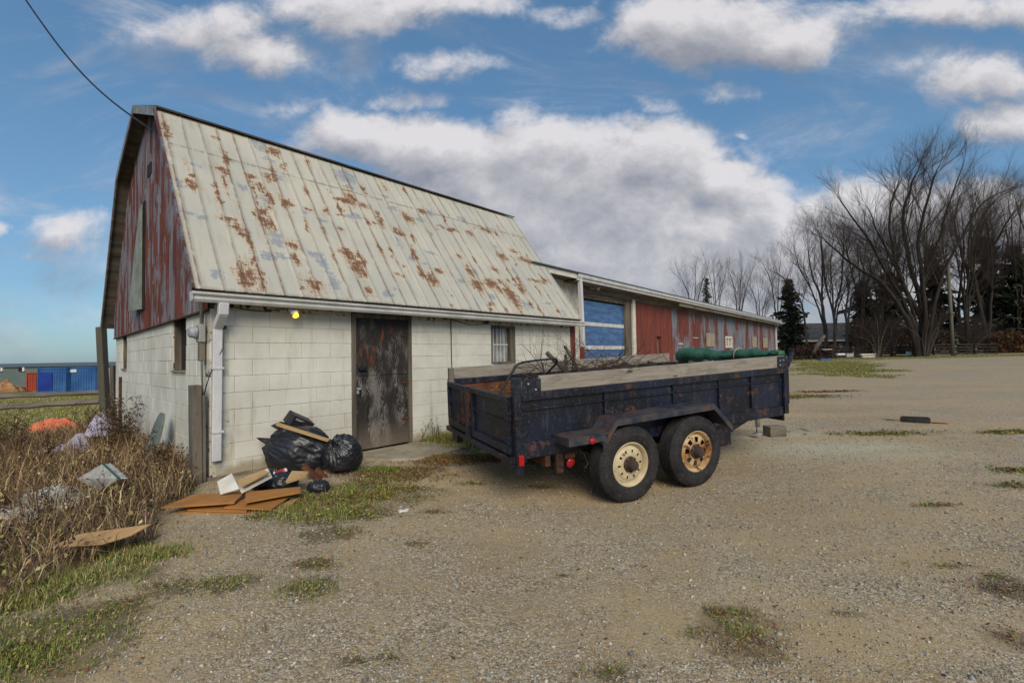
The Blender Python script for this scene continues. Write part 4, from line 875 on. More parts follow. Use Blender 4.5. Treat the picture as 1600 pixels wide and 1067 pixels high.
for i,v in enumerate(t.v):
    q=Vector(v);kk=i%18;t.v[i]=tuple(q+Vector((mn.noise(q*6),mn.noise(q*6+Vector((9,0,0))),mn.noise(q*7+Vector((0,9,0)))))*.026+Vector((mn.noise(q*17),mn.noise(q*15),mn.noise(q*16)))*.014+Vector((0,0,-.02+.012*math.sin(kk*2.1+q.x*5))))
o=t.build('tarp_roll',M['greentarp'],None,True);tag(o,'rolled green tarpaulin lying across the nose of the trailer','tarpaulin')
t=MB();q=[];NN=14
for i in range(NN+1):
    for j in range(8):
        f=i/NN;g=j/7;p=Vector(a).lerp(b,f*.42)+Vector((-.10*g-.02,-.10*g,-.05-.21*g*(1-.6*f)));p+=Vector((mn.noise(p*7),mn.noise(p*7+Vector((5,5,5))),mn.noise(p*6)))*.05;q.append(p)
t.add(q,[(i*8+j,i*8+j+1,(i+1)*8+j+1,(i+1)*8+j) for i in range(NN) for j in range(7)])
o2=t.build('loose_flap',M['greytarp'],o,True);m_=o2.modifiers.new('s','SOLIDIFY');m_.thickness=.006
t=MB();c=Vector(a).lerp(b,.62);dd=(b-Vector(a)).normalized();sd_=dd.cross(Vector((0,0,1)))
t.tube([c+(sd_*math.cos(k*math.pi/8)+Vector((0,0,1))*math.sin(k*math.pi/8))*.085+dd*.03*math.sin(k*.4) for k in range(17)],.009,6,False);t.build('strap',M['concrete'],o)
# soil heap and brush
def heap(name,c,rx,ry,h,m,rz=0,seed=0,amp=.25,n=40):
    V=[];Qs=[]
    for i in range(n+1):
        for j in range(n*2):
            r=i/n;t_=2*math.pi*j/(n*2);x=rx*r*math.cos(t_);y=ry*r*math.sin(t_);q=Vector((x*3,y*3,seed))
            k=1+amp*mn.noise(Vector((math.cos(t_)*2,math.sin(t_)*2,seed)))
            z=h*(max(0,1-r*r)**.8)*(1+amp*2*mn.noise(q*1.3))+.03*mn.noise(q*6)-.02;V.append((x*k,y*k,z))
    m2=n*2
    for i in range(n):
        for j in range(m2): Qs.append((i*m2+j,i*m2+(j+1)%m2,(i+1)*m2+(j+1)%m2,(i+1)*m2+j))
    o=npmesh(name,V,Qs,None,m,smooth=True);o.location=c;o.rotation_euler=(0,0,rz);return o
tag(heap('soil_heap',Tp(2.2,1.0,ZB+.01),1.65,.85,.70,M['soil'],.45,3,.1),'dark heap of soil and yard waste inside the trailer bed','soil heap')
def segs_mesh(name,S,m,parent=None,sides=3,cols=None):
    S=np.array(S,float);P0,P1,r0,r1=S[:,0:3],S[:,3:6],S[:,6],S[:,7];d=P1-P0;d/=np.linalg.norm(d,axis=1,keepdims=True)+1e-9
    a=np.cross(d,np.where(np.abs(d[:,2:3])>.9,[[1.,0,0]],[[0,0,1.]]));a/=np.linalg.norm(a,axis=1,keepdims=True)+1e-9;b=np.cross(d,a);V=[]
    for (P,r) in ((P0,r0),(P1,r1)):
        for j in range(sides):
            t=2*math.pi*j/sides;V.append(P+(a*math.cos(t)+b*math.sin(t))*r[:,None])
    V=np.stack(V,1);n=len(S);base=(np.arange(n)*2*sides)[:,None,None]
    q=np.array([[j,(j+1)%sides,sides+(j+1)%sides,sides+j] for j in range(sides)])[None];Q=(base+q).reshape(-1,4)
    c=None
    if cols is not None: c=np.repeat(np.asarray(cols),2*sides,axis=0)
    return npmesh(name,V.reshape(-1,3),Q,None,m,parent,cols=c)
rb=random.Random(11)
def twigs(p,d,l,r,lv,S,spread=.5,upb=.0,kids=(2,3)):
    k=4;q=Vector(p);dd=Vector(d).normalized()
    for i in range(k):
        dd=(dd+Vector((rb.gauss(0,1),rb.gauss(0,1),rb.gauss(0,1)))*.13+Vector((0,0,upb))).normalized();n_=q+dd*l/k
        r1=r*(1-.18*(i+1));S.append((*q,*n_,r*(1-.18*i),r1));q=n_
        if lv>0 and i>=1:
            for _ in range(rb.randint(*kids)-1 if i<k-1 else rb.randint(*kids)):
                s_=Vector((rb.gauss(0,1),rb.gauss(0,1),rb.gauss(0,1))).normalized();nd=(dd+s_*spread).normalized();twigs(q,nd,l*rb.uniform(.5,.72),r1*.62,lv-1,S,spread,upb,kids)
S=[]
for _ in range(30):
    x=rb.uniform(.8,2.5);p=Tp(x,rb.uniform(.4,1.7),ZT_-.02);twigs(p,(rb.uniform(-1,1),rb.uniform(-1,.6),rb.uniform(.1,.9)),rb.uniform(.35,.65),.008,2,S,.7)
for _ in range(150):
    p=Tp(rb.uniform(.7,2.5),rb.uniform(.3,1.8),ZT_+rb.uniform(-.1,.16));dx=Vector((rb.gauss(0,1),rb.gauss(0,1),rb.gauss(0,.25))).normalized()*rb.uniform(.1,.45);S.append((*p,*(p+dx),.005,.003))
o=segs_mesh('brush_pile',S,M['brush'],sides=4);tag(o,'tangle of dry cut branches on top of the trailer load','brush pile')
for (u0,v0,u1,v1,y,r,m_,lb) in ((854.5,551,893,592,1.0,.028,'barkp','thick pale stick poking out of the trailer load beside the bent tube'),(882.6,541,910,590,1.1,.024,'oldwood','dark straight stake leaning out of the brush, tallest of the trailer load'),(884,554,884,590,1.5,.024,'oldwood','short upright dark peg in the brush next to the leaning stake')):
    t=MB();p=TL(u0,v0,y);q=TL(u1,v1,y);t.tube([p,p.lerp(q,.5)+Vector((.004,0,.004)),q,q+(q-p)*.4],r,8);o=t.build('wooden_stake',M[m_],None,'auto');tag(o,lb,'stick')
t=MB();t.tube(smoothpts([TL(u,v,.35) for u,v in ((778,620),(786,605),(802,579),(811,568),(840,563),(868,560.5)) ],4)+[TL(870,562,.4),TL(869,568,.5),TL(852,586,.7),TL(845,596,.75)],.013,8)
o=t.build('bent_tube_frame',M['black'],None,True);tag(o,'black bent steel tube handle sticking up over the tailgate end','tube frame')
S=[];cc=[]
for _ in range(1400):
    p=Tp(rb.gauss(.45,.16),rb.gauss(.55,.2),ZT_+rb.gauss(-.06,.045));dx=Vector((rb.gauss(0,1),rb.gauss(0,1),rb.gauss(-.1,.5))).normalized()*rb.uniform(.04,.12);S.append((*p,*(p+dx),.003,.002));cc.append(rb.choice([(.20,.09,.035),(.12,.05,.025),(.28,.17,.08)]))
o=segs_mesh('straw_clump',S,M['colattr'],cols=cc);tag(o,'rust brown clump of straw and netting behind the near corner of the tailgate','straw clump')
o=heap('rubbish_sheet',Tp(.65,.9,ZB+.01),.6,.75,.50,M['greytarp'],.45,8,.4,26);tag(o,'crumpled grey sheeting bundled inside the trailer behind the tailgate','sheeting')
# timber block under jack and chain
bp=Tp(4.98,.93,-.1);gzb=float(gz(bp.x,bp.y));t=MB();t.box(-.13,.15,-.1,.1,0,.17,.008);o=t.build('timber_block',M['oldwoodx'],None);o.location=(4.24,7.55,float(gz(4.24,7.55))-.005);o.rotation_euler=(0,0,.1);tag(o,'short weathered timber block on the gravel beside the trailer jack','timber block')
t=MB();pts=[G(1222+i*5,672+2*math.sin(i*.9)-(i*.15),.012) for i in range(14)]
for i,(p,q) in enumerate(zip(pts,pts[1:])): chain(t,p,q,3,.014)
o=t.build('safety_chain',M['steel']);tag(o,'silver chain lying on the gravel past the timber block','chain')
# ================================================================ RUBBISH BY THE BARN
def bag(name,c,rx,ry,rz_,label,seed,group=None,tie=(0,0,1)):
    nt_,np_=110,150;sd=Vector((seed*3.1,seed*1.7,0));td=Vector(tie).normalized();qr=td.to_track_quat('Z','Y');V=[];rr=random.Random(seed)
    dents=[(Vector((rr.gauss(0,1),rr.gauss(0,1),rr.gauss(0,.7))).normalized(),rr.uniform(.35,.6),rr.uniform(.05,.13)) for _ in range(7)]
    for i in range(nt_+1):
        th_=math.pi*i/nt_
        for j in range(np_):
            ph=2*math.pi*j/np_;d0=Vector((math.sin(th_)*math.cos(ph),math.sin(th_)*math.sin(ph),math.cos(th_)));d=qr@d0
            cx,sx=math.cos(ph),math.sin(ph);w_=mn.noise(d*2.2+sd)*.9
            def rdg(k,ss): return (1-abs(mn.noise(Vector((cx*k+w_,sx*k+w_,th_*.9+ss))+sd)*2.2))
            A=.085*math.exp(-((th_-.1)/.75)**2)+.03
            r=1+.09*mn.noise(d*1.4+sd)+A*(rdg(3.2,0)-.6)+A*.45*(rdg(7.5,4)-.6)+.014*(1-abs(mn.noise(d*5+sd)*3))
            for q,rad,dp_ in dents:
                a_=d.angle(q)
                if a_<rad: r-=dp_*(1-(a_/rad)**2)**2
            if th_<.30: r*=.80+.2*(th_/.30)+(.42*((.13-th_)/.13) if th_<.13 else 0)
            p=Vector((d.x*rx*r,d.y*ry*r,d.z*rz_*r))
            if p.z<-rz_*.5: k=(-rz_*.5-p.z)/rz_;p.z=-rz_*.5-k*rz_*.25;p.x*=1+.10*k;p.y*=1+.10*k
            V.append(p)
    Q=[(i*np_+j,(i+1)*np_+j,(i+1)*np_+(j+1)%np_,i*np_+(j+1)%np_) for i in range(nt_) for j in range(np_)]
    o=npmesh(name,V,Q,None,M['bag'],smooth=True);o.location=c;return tag(o,label,'rubbish bag',group)
GB='black rubbish bags heaped against the barn wall'
def on(u,v,h): p=G(u,v);return (p.x,p.y,float(gz(p.x,p.y))+h)
bag('rubbish_bag',on(468,736,.24),.42,.29,.33,'large dull black bag slumped against the wall, biggest of the heap',1,GB,(-.9,-.3,.5))
bag('rubbish_bag',on(536,738,.20),.235,.22,.265,'glossy upright black bag closest to the barn door',2,GB,(-.3,-.7,.8))
bag('rubbish_bag',on(430,764,.08),.25,.17,.12,'flat low black bag lying in front of the big one',3,GB)
bag('rubbish_bag',on(497,768,.05),.12,.09,.075,'small blue black bag scrap among the wood offcuts',4,GB)
p=on(470,712,.5);bag('rubbish_bag',(p[0],p[1],.42),.25,.2,.2,'black bag half hidden behind the big one, under the black carton',5,GB)
# pointed black lid
t=MB();t.slab([Vector(Bp(*q)) for q in ((.60,-.22,.58),(.72,-.22,.62),(.86,-.22,.58),(.90,-.22,.53),(.80,-.24,.50),(.68,-.24,.52))],.03);o=t.build('black_plastic_lid',M['black'],None,False,.01);tag(o,'pointed black plastic piece resting against the wall left of the big bag','plastic lid')
# black carton with red marks
t=MB();t.box(-.15,.15,-.1,.1,-.075,.075,.003);o=t.build('black_carton',M['black']);o.location=tuple(Bp(.95,-.2,.585));o.rotation_euler=(R(20),R(28),Y1+.15)
tag(o,'black carton with small red print lying tilted on top of the bags','carton')
t=MB()
for i in range(4): t.box(.04+i*.022,.055+i*.022,-.1025,-.1005,-.03+.01*(i%2),.02)
t.build('red_print',M['redp'],o)
t=MB();t.box(-.12,.0,-.1025,-.1005,.045,.05);t.box(-.12,-.03,-.1025,-.1005,.03,.035);t.build('white_print',M['white'],o)
def plank(u0,v0,s0,u1,v1,s1,wd,th_,m_,name,lab,cat='plank'):
    A=Vector(hit(u0,v0,BC+BS*s0,BS));B_=Vector(hit(u1,v1,BC+BS*s1,BS));t=MB();t.bar(A,B_,wd,th_,c=.003);o=t.build(name,m_);return tag(o,lab,cat)
plank(432,662,-.56,520,690,-.74,.09,.04,M['ply'],'timber_plank','pale timber plank lying across the top of the black bags')
plank(468,665,-.25,505,683,-.3,.05,.03,M['hub'],'timber_plank','thin dark strip of wood just behind the pale plank on the bags')
def sheet(name,pts,h,th_,m_,label,cat,hs=None):
    P=[G(u,v,h if hs is None else hs[i]) for i,(u,v) in enumerate(pts)];t=MB();t.slab(P,th_);o=t.build(name,M[m_],None,False,.002);return tag(o,label,cat)
sheet('hardboard_sheet',[(251,792),(304,772),(385,767),(366,784)],.085,.018,'hdf','orange brown hardboard sheet, topmost at the left of the stack by the barn corner','board')
sheet('hardboard_sheet',[(382,784),(384,768),(469,760),(470,768)],.10,.016,'hdf','long narrow orange brown board across the back of the stack','board')
sheet('hardboard_sheet',[(350,792),(388,776),(458,771),(424,795)],.05,.016,'hdf','wide orange brown hardboard in the middle of the stack, beneath the topmost sheet','board')
sheet('hardboard_sheet',[(292,796),(330,783),(392,784),(385,799)],.03,.014,'hdf','lower brown board whose edge shows under the topmost sheet','board')
sheet('hardboard_sheet',[(278,799),(318,786),(388,788),(392,802)],.012,.012,'hdf','bottom brown board of the stack lying on the gravel','board')
sheet('plywood_offcut',[(422,797),(458,778),(469,777),(440,798)],.018,.012,'ply','pale plywood offcut sticking out at the right end of the board stack','board')
sheet('printed_board',[(339,752),(362,739),(374,763),(344,772)],.16,.012,'whiteb','small white printed panel propped at the left of the rubbish near the barn corner','panel',hs=[.2,.26,.16,.1])
t=sheet('white_moulding',[(366,757),(418,731),(424,742),(376,767)],.2,.03,'whiteb','long white edged board slanting between the white panel and the bags','board',hs=[.16,.27,.25,.13])
sheet('timber_offcut',[(370,750),(412,733),(420,737),(376,760)],.3,.02,'ply','bare timber strip lying just above the white edged board','offcut',hs=[.2,.31,.30,.19])
sheet('timber_offcut',[(446,752),(478,742),(482,736),(456,735)],.18,.03,'ply','pale square timber offcut in front of the big bag','offcut',hs=[.14,.2,.22,.2])
plank(474,728,-.85,500,750,-1.0,.07,.05,M['rustin'],'brick_coloured_board','reddish brown board end leaning forward between the two big bags','board')
plank(494,732,-.85,513,751,-.95,.055,.05,M['rustin'],'brick_coloured_board','shorter reddish brown board end beside the glossy bag','board')
plank(510,745,-.9,542,749,-.8,.07,.025,M['cardboard'],'cardboard_scrap','flat cardboard scrap under the glossy bag','cardboard')
# paper cup
c_=Vector(hit(440,738,BC+BS*-1.0,BS));ct=thing('paper_cup','red and white paper cup lying on the rubbish in front of the big bag','cup',c_,rot=(R(82),0,Y1+R(78)))
t=MB();t.lathe([(-.06,.0),(-.06,.03),(.03,.038)],(0,0,0),(0,0,1),24);t.build('cup_body',M['redp'],ct,True)
t=MB();t.lathe([(-.085,.0),(-.085,.029),(-.06,.031)],(0,0,0),(0,0,1),24);t.build('cup_band',M['white'],ct,True)
t=MB();t.lathe([(.03,.041),(.035,.041),(.04,.036),(.055,.035),(.056,0)],(0,0,0),(0,0,1),24);t.build('cup_lid',M['white'],ct,True)
t=heap('plastic_scrap',on(494,757,.0),.07,.05,.06,M['whitesheet'],0,4,.5,12);tag(t,'small white plastic scrap beside the reddish board ends','plastic scrap')
t=heap('paper_scrap',on(632,797,.0),.12,.07,.035,M['white'],.4,6,.6,12);tag(t,'crumpled white paper scrap alone on the edge of the gravel','paper scrap')
# cardboard sheet at the left, raised on the weeds
sheet('cardboard_sheet',[(78,855),(122,834),(236,818),(204,836),(158,850)],.14,.01,'cardboard','flat tan cardboard sheet lying on the weeds, lower left','cardboard',hs=[.1,.15,.2,.14,.1])
# ================================================================ LEFT YARD
t=MB();P=[G(118,748,.22),G(160,724,.42),G(186,748,.32),G(156,768,.12)];t.slab(P,.08);o=t.build('white_foam_box',M['whitesheet'],None,False,.01);tag(o,'white box like slab with a green edge half buried in the dry weeds','foam box')
t=MB();t.bar(P[1]+Vector((0,0,.005)),P[2]+Vector((0,0,.005)),.014,.012);t.build('green_edge',M['greentarp'],o)
tag(heap('plastic_sheeting',on(95,790,.05),.38,.22,.14,M['whitesheet'],.3,12,.5,26),'crumpled white plastic sheeting in the weeds left of the foam box','plastic sheeting')
tag(heap('plastic_sheeting',on(20,815,.02),.3,.12,.1,M['whitesheet'],.3,15,.5,22),'low strip of dirty white sheeting at the left edge among the weeds','plastic sheeting')
tag(heap('white_scrap',on(78,718,.05),.18,.12,.16,M['whitesheet'],.3,16,.5,16),'small white crumpled scrap in the weeds below the orange tarp','plastic scrap')
tag(heap('orange_tarp',on(84,676,.1),.62,.4,.28,M['orange'],.1,18,.35,26),'faded orange tarpaulin heap in the grass beyond the weeds','tarpaulin')
tag(heap('lilac_bag',tuple(Bp(-.45,4.6,.15)),.25,.2,.38,M['lilac'],.2,21,.5,30),'crumpled lilac and white plastic bag caught in dark weeds by the gable wall','plastic bag')
tag(heap('lilac_bag',tuple(Bp(-.9,4.4,-.15)),.3,.22,.25,M['lilac'],.2,23,.6,30),'lower lilac plastic bundle on the weeds left of the taller one','plastic bag')
# grey green chair shell leaning on gable wall
t=MB();NN=26;ol=[]
for k in range(NN):
    a_=2*math.pi*k/NN;ol.append((.25*math.copysign(abs(math.cos(a_))**.8,math.cos(a_))*(1-.18*math.sin(a_)),.36*math.copysign(abs(math.sin(a_))**.8,math.sin(a_))))
t.add([(-.02,y,z) for y,z in ol]+[(.015,y,z) for y,z in ol]+[(.02,y*.8,z*.8) for y,z in ol]+[(.02,0,0)],[tuple(range(NN))]+[(i,(i+1)%NN,NN+(i+1)%NN,NN+i) for i in range(NN)]+[(NN+i,NN+(i+1)%NN,2*NN+(i+1)%NN,2*NN+i) for i in range(NN)]+[(2*NN+i,2*NN+(i+1)%NN,3*NN) for i in range(NN)])
ch=thing('plastic_chair_shell','grey green moulded plastic chair shell leaning on the gable wall in the weeds','chair shell',tuple(Bp(-.22,1.75,.33)),rot=(0,R(14),Y1))
t.build('backrest',M['greychair'],ch,'auto');t=MB();t.box(-.36,-.04,-.22,.22,-.36,-.33,.01);t.build('seat',M['greychair'],ch)
# thin rusty stake, fence posts and rails
p=Vector(Bp(-.12,5.6,0));t=MB();t.box(-.02,.02,-.02,.02,-.8,1.12,.004);o=t.build('metal_stake',M['rustiron']);o.location=p;tag(o,'thin rusty metal stake standing by the gable wall','stake')
def at(u,v,Yd):
    d=ray(u,v);return Vector(OC+d*(Yd/d[1]))
FY=12.5
fp=at(163,640,FY);top=at(158,511,FY);t=MB();t.bar((top.x,top.y,top.z),(fp.x+.05,fp.y,fp.z-.5),.19,.17,up=(1,0,0),c=.015);o=t.build('gate_post',M['poleg']);tag(o,'tall thick weathered grey post at the end of the rail fence','post')
t=MB();t.bar(at(178,571,13.5),at(181,690,13.5),.2,.12,up=(1,0,0),c=.01);t.bar(at(188,575,13.9),at(190,690,13.9),.14,.1,up=(1,0,0),c=.01);o=t.build('short_post',M['oldwood']);tag(o,'shorter dark plank post behind the tall grey post','post')
rf_=thing('rail_fence','low grey split rail fence running left from the tall post','fence',at(100,640,FY+.2))
def rail(u0,v0,u1,v1,Y0,Y1_,w_,h_,par,m_='oldwoodx'):
    A=at(u0,v0,Y0)-par.location;B_=at(u1,v1,Y1_)-par.location;t=MB();k=10;t.tube([A.lerp(B_,i/k)+Vector((0,0,.03*mn.noise(Vector((i*.9,v0,0))))) for i in range(k+1)],[h_/2*(1+.25*mn.noise(Vector((i*1.7,v0,3)))) for i in range(k+1)],7);return t.build('rail',M[m_],par)
rail(-60,622,157,613,FY+.3,FY+.2,.1,.13,rf_);rail(-60,640,157,627,FY+.3,FY+.2,.1,.15,rf_)
for u in (-40,):
    t=MB();t.bar(at(u,605,FY+.3)-rf_.location,at(u,660,FY+.3)-rf_.location,.12,.12,up=(1,0,0));t.build('post',M['oldwood'],rf_)
# ---- containers, warehouse
def corrbox(name,u0,u1,vt,vb,Yd,depth,m,label,cat,group=None,extra=None):
    A=at(u0,vb,Yd);B_=at(u1,vb,Yd);Tt=at(u0,vt,Yd);w_=(B_-A).length;h=Tt.z-A.z
    th=thing(name,label,cat,(A.x,A.y,A.z),math.atan2(B_.y-A.y,B_.x-A.x),group)
    t=MB();n=max(4,int(w_/.28));pr=[]
    for i in range(n):
        x=w_*i/n;s_=w_/n;pr+=[(x,0),(x+s_*.3,0),(x+s_*.45,.07),(x+s_*.8,.07)]
    pr.append((w_,0));vs=[(x,y,z) for x,y in pr for z in (.12,h-.1)];t.add(vs,[(2*i,2*i+2,2*i+3,2*i+1) for i in range(len(pr)-1)]);t.box(0,w_,.1,depth,0,h-.02)
    t.build('corrugated_side',m,th)
    t=MB()
    for x in (0,w_-.12): t.box(x,x+.12,-.03,.1,0,h)
    t.box(.12,w_-.12,-.03,.1,h-.12,h);t.box(.12,w_-.12,-.03,.1,0,.14);t.build('frame',m,th)
    return th,w_,h
CG='shipping containers beyond the rail fence'
th,w_,h=corrbox('shipping_container',58,103,575,613,50,6,M['contblue'],'blue container with a deep blue panel in its left half','container',CG)
t=MB();t.box(.15,w_*.52,-.02,.0,.15,h*.82);t.build('deep_blue_panel',M['contdark'],th)
th,w_,h=corrbox('shipping_container',104,149,573.5,611,50.5,6,M['contblue'],'lighter blue container with a white plate, right of the other blue one','container',CG)
t=MB();t.box(w_*.12,w_*.34,-.03,.0,h*.78,h*.9);t.build('plate',M['white'],th)
corrbox('shipping_container',150,178,575,611,51,6,M['white'],'white container partly hidden behind the tall grey post','container',CG)
corrbox('shipping_container',41,57,582,611,52,3,M['contred'],'small orange red container left of the blue ones','container',CG)
wa=thing('warehouse','long low grey green warehouse on the left horizon','warehouse',at(-300,612,95))
A=at(-500,612,95)-wa.location;B_=at(230,612,95)-wa.location;hz=at(50,572,95).z-wa.location.z
t=MB();t.box(A.x,B_.x,0,25,-4,hz,0);t.build('wall',M['ware'],wa);t=MB();t.add([(A.x,-.4,hz),(B_.x,-.4,hz),(B_.x,26,hz+.7),(A.x,26,hz+.7),(A.x,-.4,hz-.15),(B_.x,-.4,hz-.15),(B_.x,26,hz+.5),(A.x,26,hz+.5)],[(0,1,2,3),(7,6,5,4),(0,4,5,1),(1,5,6,2),(2,6,7,3),(3,7,4,0)]);t.build('roof',M['wareroof'],wa)
for u in (32,-2,):
    c=at(u,577,94.7)-wa.location;t=MB();t.box(c.x-.5,c.x+.35,-.3,0,c.z-.35,c.z+.3);o=t.build('vent_louvre',M['pitch'],wa);t=MB();t.box(c.x+.36,c.x+.75,-.32,0,c.z-.4,c.z+.4);t.build('vent_trim',M['white'],wa)
tag(heap('timber_heap',tuple(at(5,612,47)),1.6,1,.85,mat('heap_straw',weather((.4,.22,.1),(.2,.1,.05),3,bs=.8)),0,31,.5,18),'orange brown heap beside the fence at the far left','heap')
tag(heap('rust_heap',tuple(at(26,612,52)),1.3,.8,.5,M['rustin'],0,33,.5,18),'low rusty brown heap left of the red container','heap')
# ================================================================ VEGETATION
PAL=dict(straw=[(.42,.31,.16),(.34,.235,.12),(.5,.4,.23),(.28,.18,.09)],brown=[(.15,.09,.045),(.10,.06,.032),(.19,.12,.06)],dark=[(.045,.03,.022),(.07,.045,.03)],green=[(.10,.17,.028),(.15,.22,.035),(.075,.12,.022),(.2,.25,.05)],yellow=[(.28,.27,.06),(.22,.22,.05),(.32,.28,.09)],red=[(.20,.07,.03),(.26,.11,.04),(.14,.06,.035)],purple=[(.10,.05,.06),(.13,.07,.07)])
def pick(names,n):
    L_=np.array([c for k in names for c in PAL[k]]);return L_[RNG.integers(0,len(L_),n)]*RNG.uniform(.75,1.25,(n,1))
def blades(name,P,h,w_,bend,cols,label=None,cat=None,kind='stuff'):
    n=len(P);az=RNG.uniform(0,2*np.pi,n);d=np.stack([np.cos(az),np.sin(az),0*az],1);s_=np.stack([-np.sin(az),np.cos(az),0*az],1)
    h=h[:,None];w_=w_[:,None];b=bend[:,None];up=np.array([[0,0,1.]])
    m1=P+d*b*h*.3+up*h*np.sqrt(np.maximum(1-b**2*.3,.1))*.55;tp=P+d*b*h*.95+up*h*np.sqrt(np.maximum(1-b**2,.03))
    V=np.stack([P-s_*w_,P+s_*w_,m1-s_*w_*.75,m1+s_*w_*.75,tp],1);i=(np.arange(n)*5)[:,None]
    o=npmesh(name,V.reshape(-1,3),i+np.array([[0,1,3,2]]),i+np.array([[2,3,4]]),M['colattr'],cols=np.repeat(cols,5,0));return tag(o,label,cat,kind=kind)
def leafset(P,size,tilt,cols):
    n=len(P);az=RNG.uniform(0,2*np.pi,n);tl=RNG.uniform(-tilt,tilt,(n,2))
    a=np.stack([np.cos(az),np.sin(az),tl[:,0]],1);b=np.stack([-np.sin(az),np.cos(az),tl[:,1]],1);s_=size[:,None]
    V=np.stack([P-a*s_,P+b*s_*.55,P+a*s_,P-b*s_*.55],1);return V.reshape(-1,3),(np.arange(n)*4)[:,None]+np.array([[0,1,2,3]]),np.repeat(cols,4,0)
def leaves(name,P,size,tilt,cols,label=None,cat=None,kind='stuff'):
    V,Q,c=leafset(P,size,tilt,cols);o=npmesh(name,V,Q,None,M['colattr'],cols=c);return tag(o,label,cat,kind=kind)
def zof(x,y): return gz(x,y)+np.where(np.hypot(x,y)<14,(fbm(x,y,1.7,1)-.5)*.03+(fbm(x,y,8,2)-.5)*.014,0)
def notin_barn(x,y):
    dx=x-BC[0];dy=y-BC[1];a=dx*BT[0]+dy*BT[1];b=dx*BS[0]+dy*BS[1];return ~((a>-.03)&(a<BL)&(b>-.03)&(b<BW))
# gravel stones
n=150000;r=1.3+9.5*RNG.random(n)**1.35;th_=RNG.uniform(-.98,.98,n);x=r*np.sin(th_);y=r*np.cos(th_)
k=notin_barn(x,y)&~inpoly(x,y,WEED)&(fbm(x,y,1.1,40)+.25*RNG.random(n)>.42);x,y=x[k],y[k];n=len(x)
sz=np.exp(RNG.normal(np.log(.0036),.45,n))*(1+.03*r[k]);sz=np.clip(sz,.002,.02)
oc=np.array([[1,0,0],[-1,0,0],[0,1,0],[0,-1,0],[0,0,1],[0,0,-1.]]);az=RNG.uniform(0,6.28,n);V=oc[None]*RNG.uniform(.65,1.35,(n,6,1))*sz[:,None,None]*np.array([[[1.25,.95,.6]]])
V=V+RNG.normal(0,.15,(n,6,3))*sz[:,None,None];c_,s_=np.cos(az)[:,None],np.sin(az)[:,None]
V=np.stack([V[...,0]*c_-V[...,1]*s_+x[:,None],V[...,0]*s_+V[...,1]*c_+y[:,None],V[...,2]+(zof(x,y)+sz*.25)[:,None]],-1)
T=np.array([[0,2,4],[2,1,4],[1,3,4],[3,0,4],[2,0,5],[1,2,5],[3,1,5],[0,3,5]]);T=((np.arange(n)*6)[:,None,None]+T[None]).reshape(-1,3)
sc_=np.array([(.36,.31,.23),(.44,.40,.32),(.29,.25,.19),(.55,.52,.45),(.22,.2,.18),(.40,.30,.22),(.33,.33,.33),(.5,.46,.38)])[RNG.integers(0,8,n)]*RNG.uniform(.8,1.15,(n,1))
tag(npmesh('gravel_stones',V.reshape(-1,3),None,T,M['stonecol'],cols=np.repeat(sc_,6,0)),'loose grey and tan gravel stones over the yard','gravel',kind='stuff')
# weed zone: matted dry grass
def rnd_in(poly,n,x0,x1,y0,y1,bias=None):
    x=RNG.uniform(x0,x1,n);y=RNG.uniform(y0,y1,n);k=inpoly(x,y,poly)&notin_barn(x,y);
    if bias is not None: k&=bias(x,y)
    return x[k],y[k]
WP=[];
def addw(x,y,h,w_,b,c): WP.append((np.stack([x,y,zof(x,y)-.01+np.where(inpoly(x,y,WEED),(fbm(x,y,1.2,9)-.5)*.12,0)],1),h,w_,b,c))
edge=lambda x,y:np.hypot(x+3.2,y-3.2)  # noqa
nearw=lambda x,y:RNG.random(len(x))<np.clip(5./(np.hypot(x,y)+.1),0,1)**1.2
x,y=rnd_in(WEED,150000,-12,-1.3,.8,14,nearw);n=len(x);cl=fbm(x,y,1.6,20);d0=np.hypot(x,y)
addw(x,y,RNG.uniform(.1,.34,n)*(.55+cl*1.0)*np.clip(d0/5,.45,1.2),RNG.uniform(.0018,.004,n)*np.clip(d0/4.5,.7,2),RNG.uniform(.6,.99,n),np.where((RNG.random(n)<.72+.4*(cl-.5))[:,None],pick(['straw','straw','brown'],n),pick(['brown','dark','purple'],n)))
gr=lambda x,y:(fbm(x,y,1.3,50)>.5)&(RNG.random(len(x))<.6)
x,y=rnd_in(WEED,75000,-7,-1.3,1.2,7.5,gr);n=len(x)
addw(x,y,RNG.uniform(.04,.15,n)*np.clip(np.hypot(x,y)/5,.4,1),RNG.uniform(.0015,.0035,n),RNG.uniform(.4,.97,n),pick(['green','green','yellow','straw'],n))
# tall dry stems near the wall
def bandw(x,y):
    a=(x-BC[0])*BT[0]+(y-BC[1])*BT[1];return (a>-2.8)
x,y=rnd_in(WEED,16000,-11,-3,4.5,13.5,bandw);n=len(x);addw(x,y,RNG.uniform(.25,.6,n),RNG.uniform(.002,.005,n),RNG.uniform(.2,.8,n),pick(['straw','brown','brown'],n))
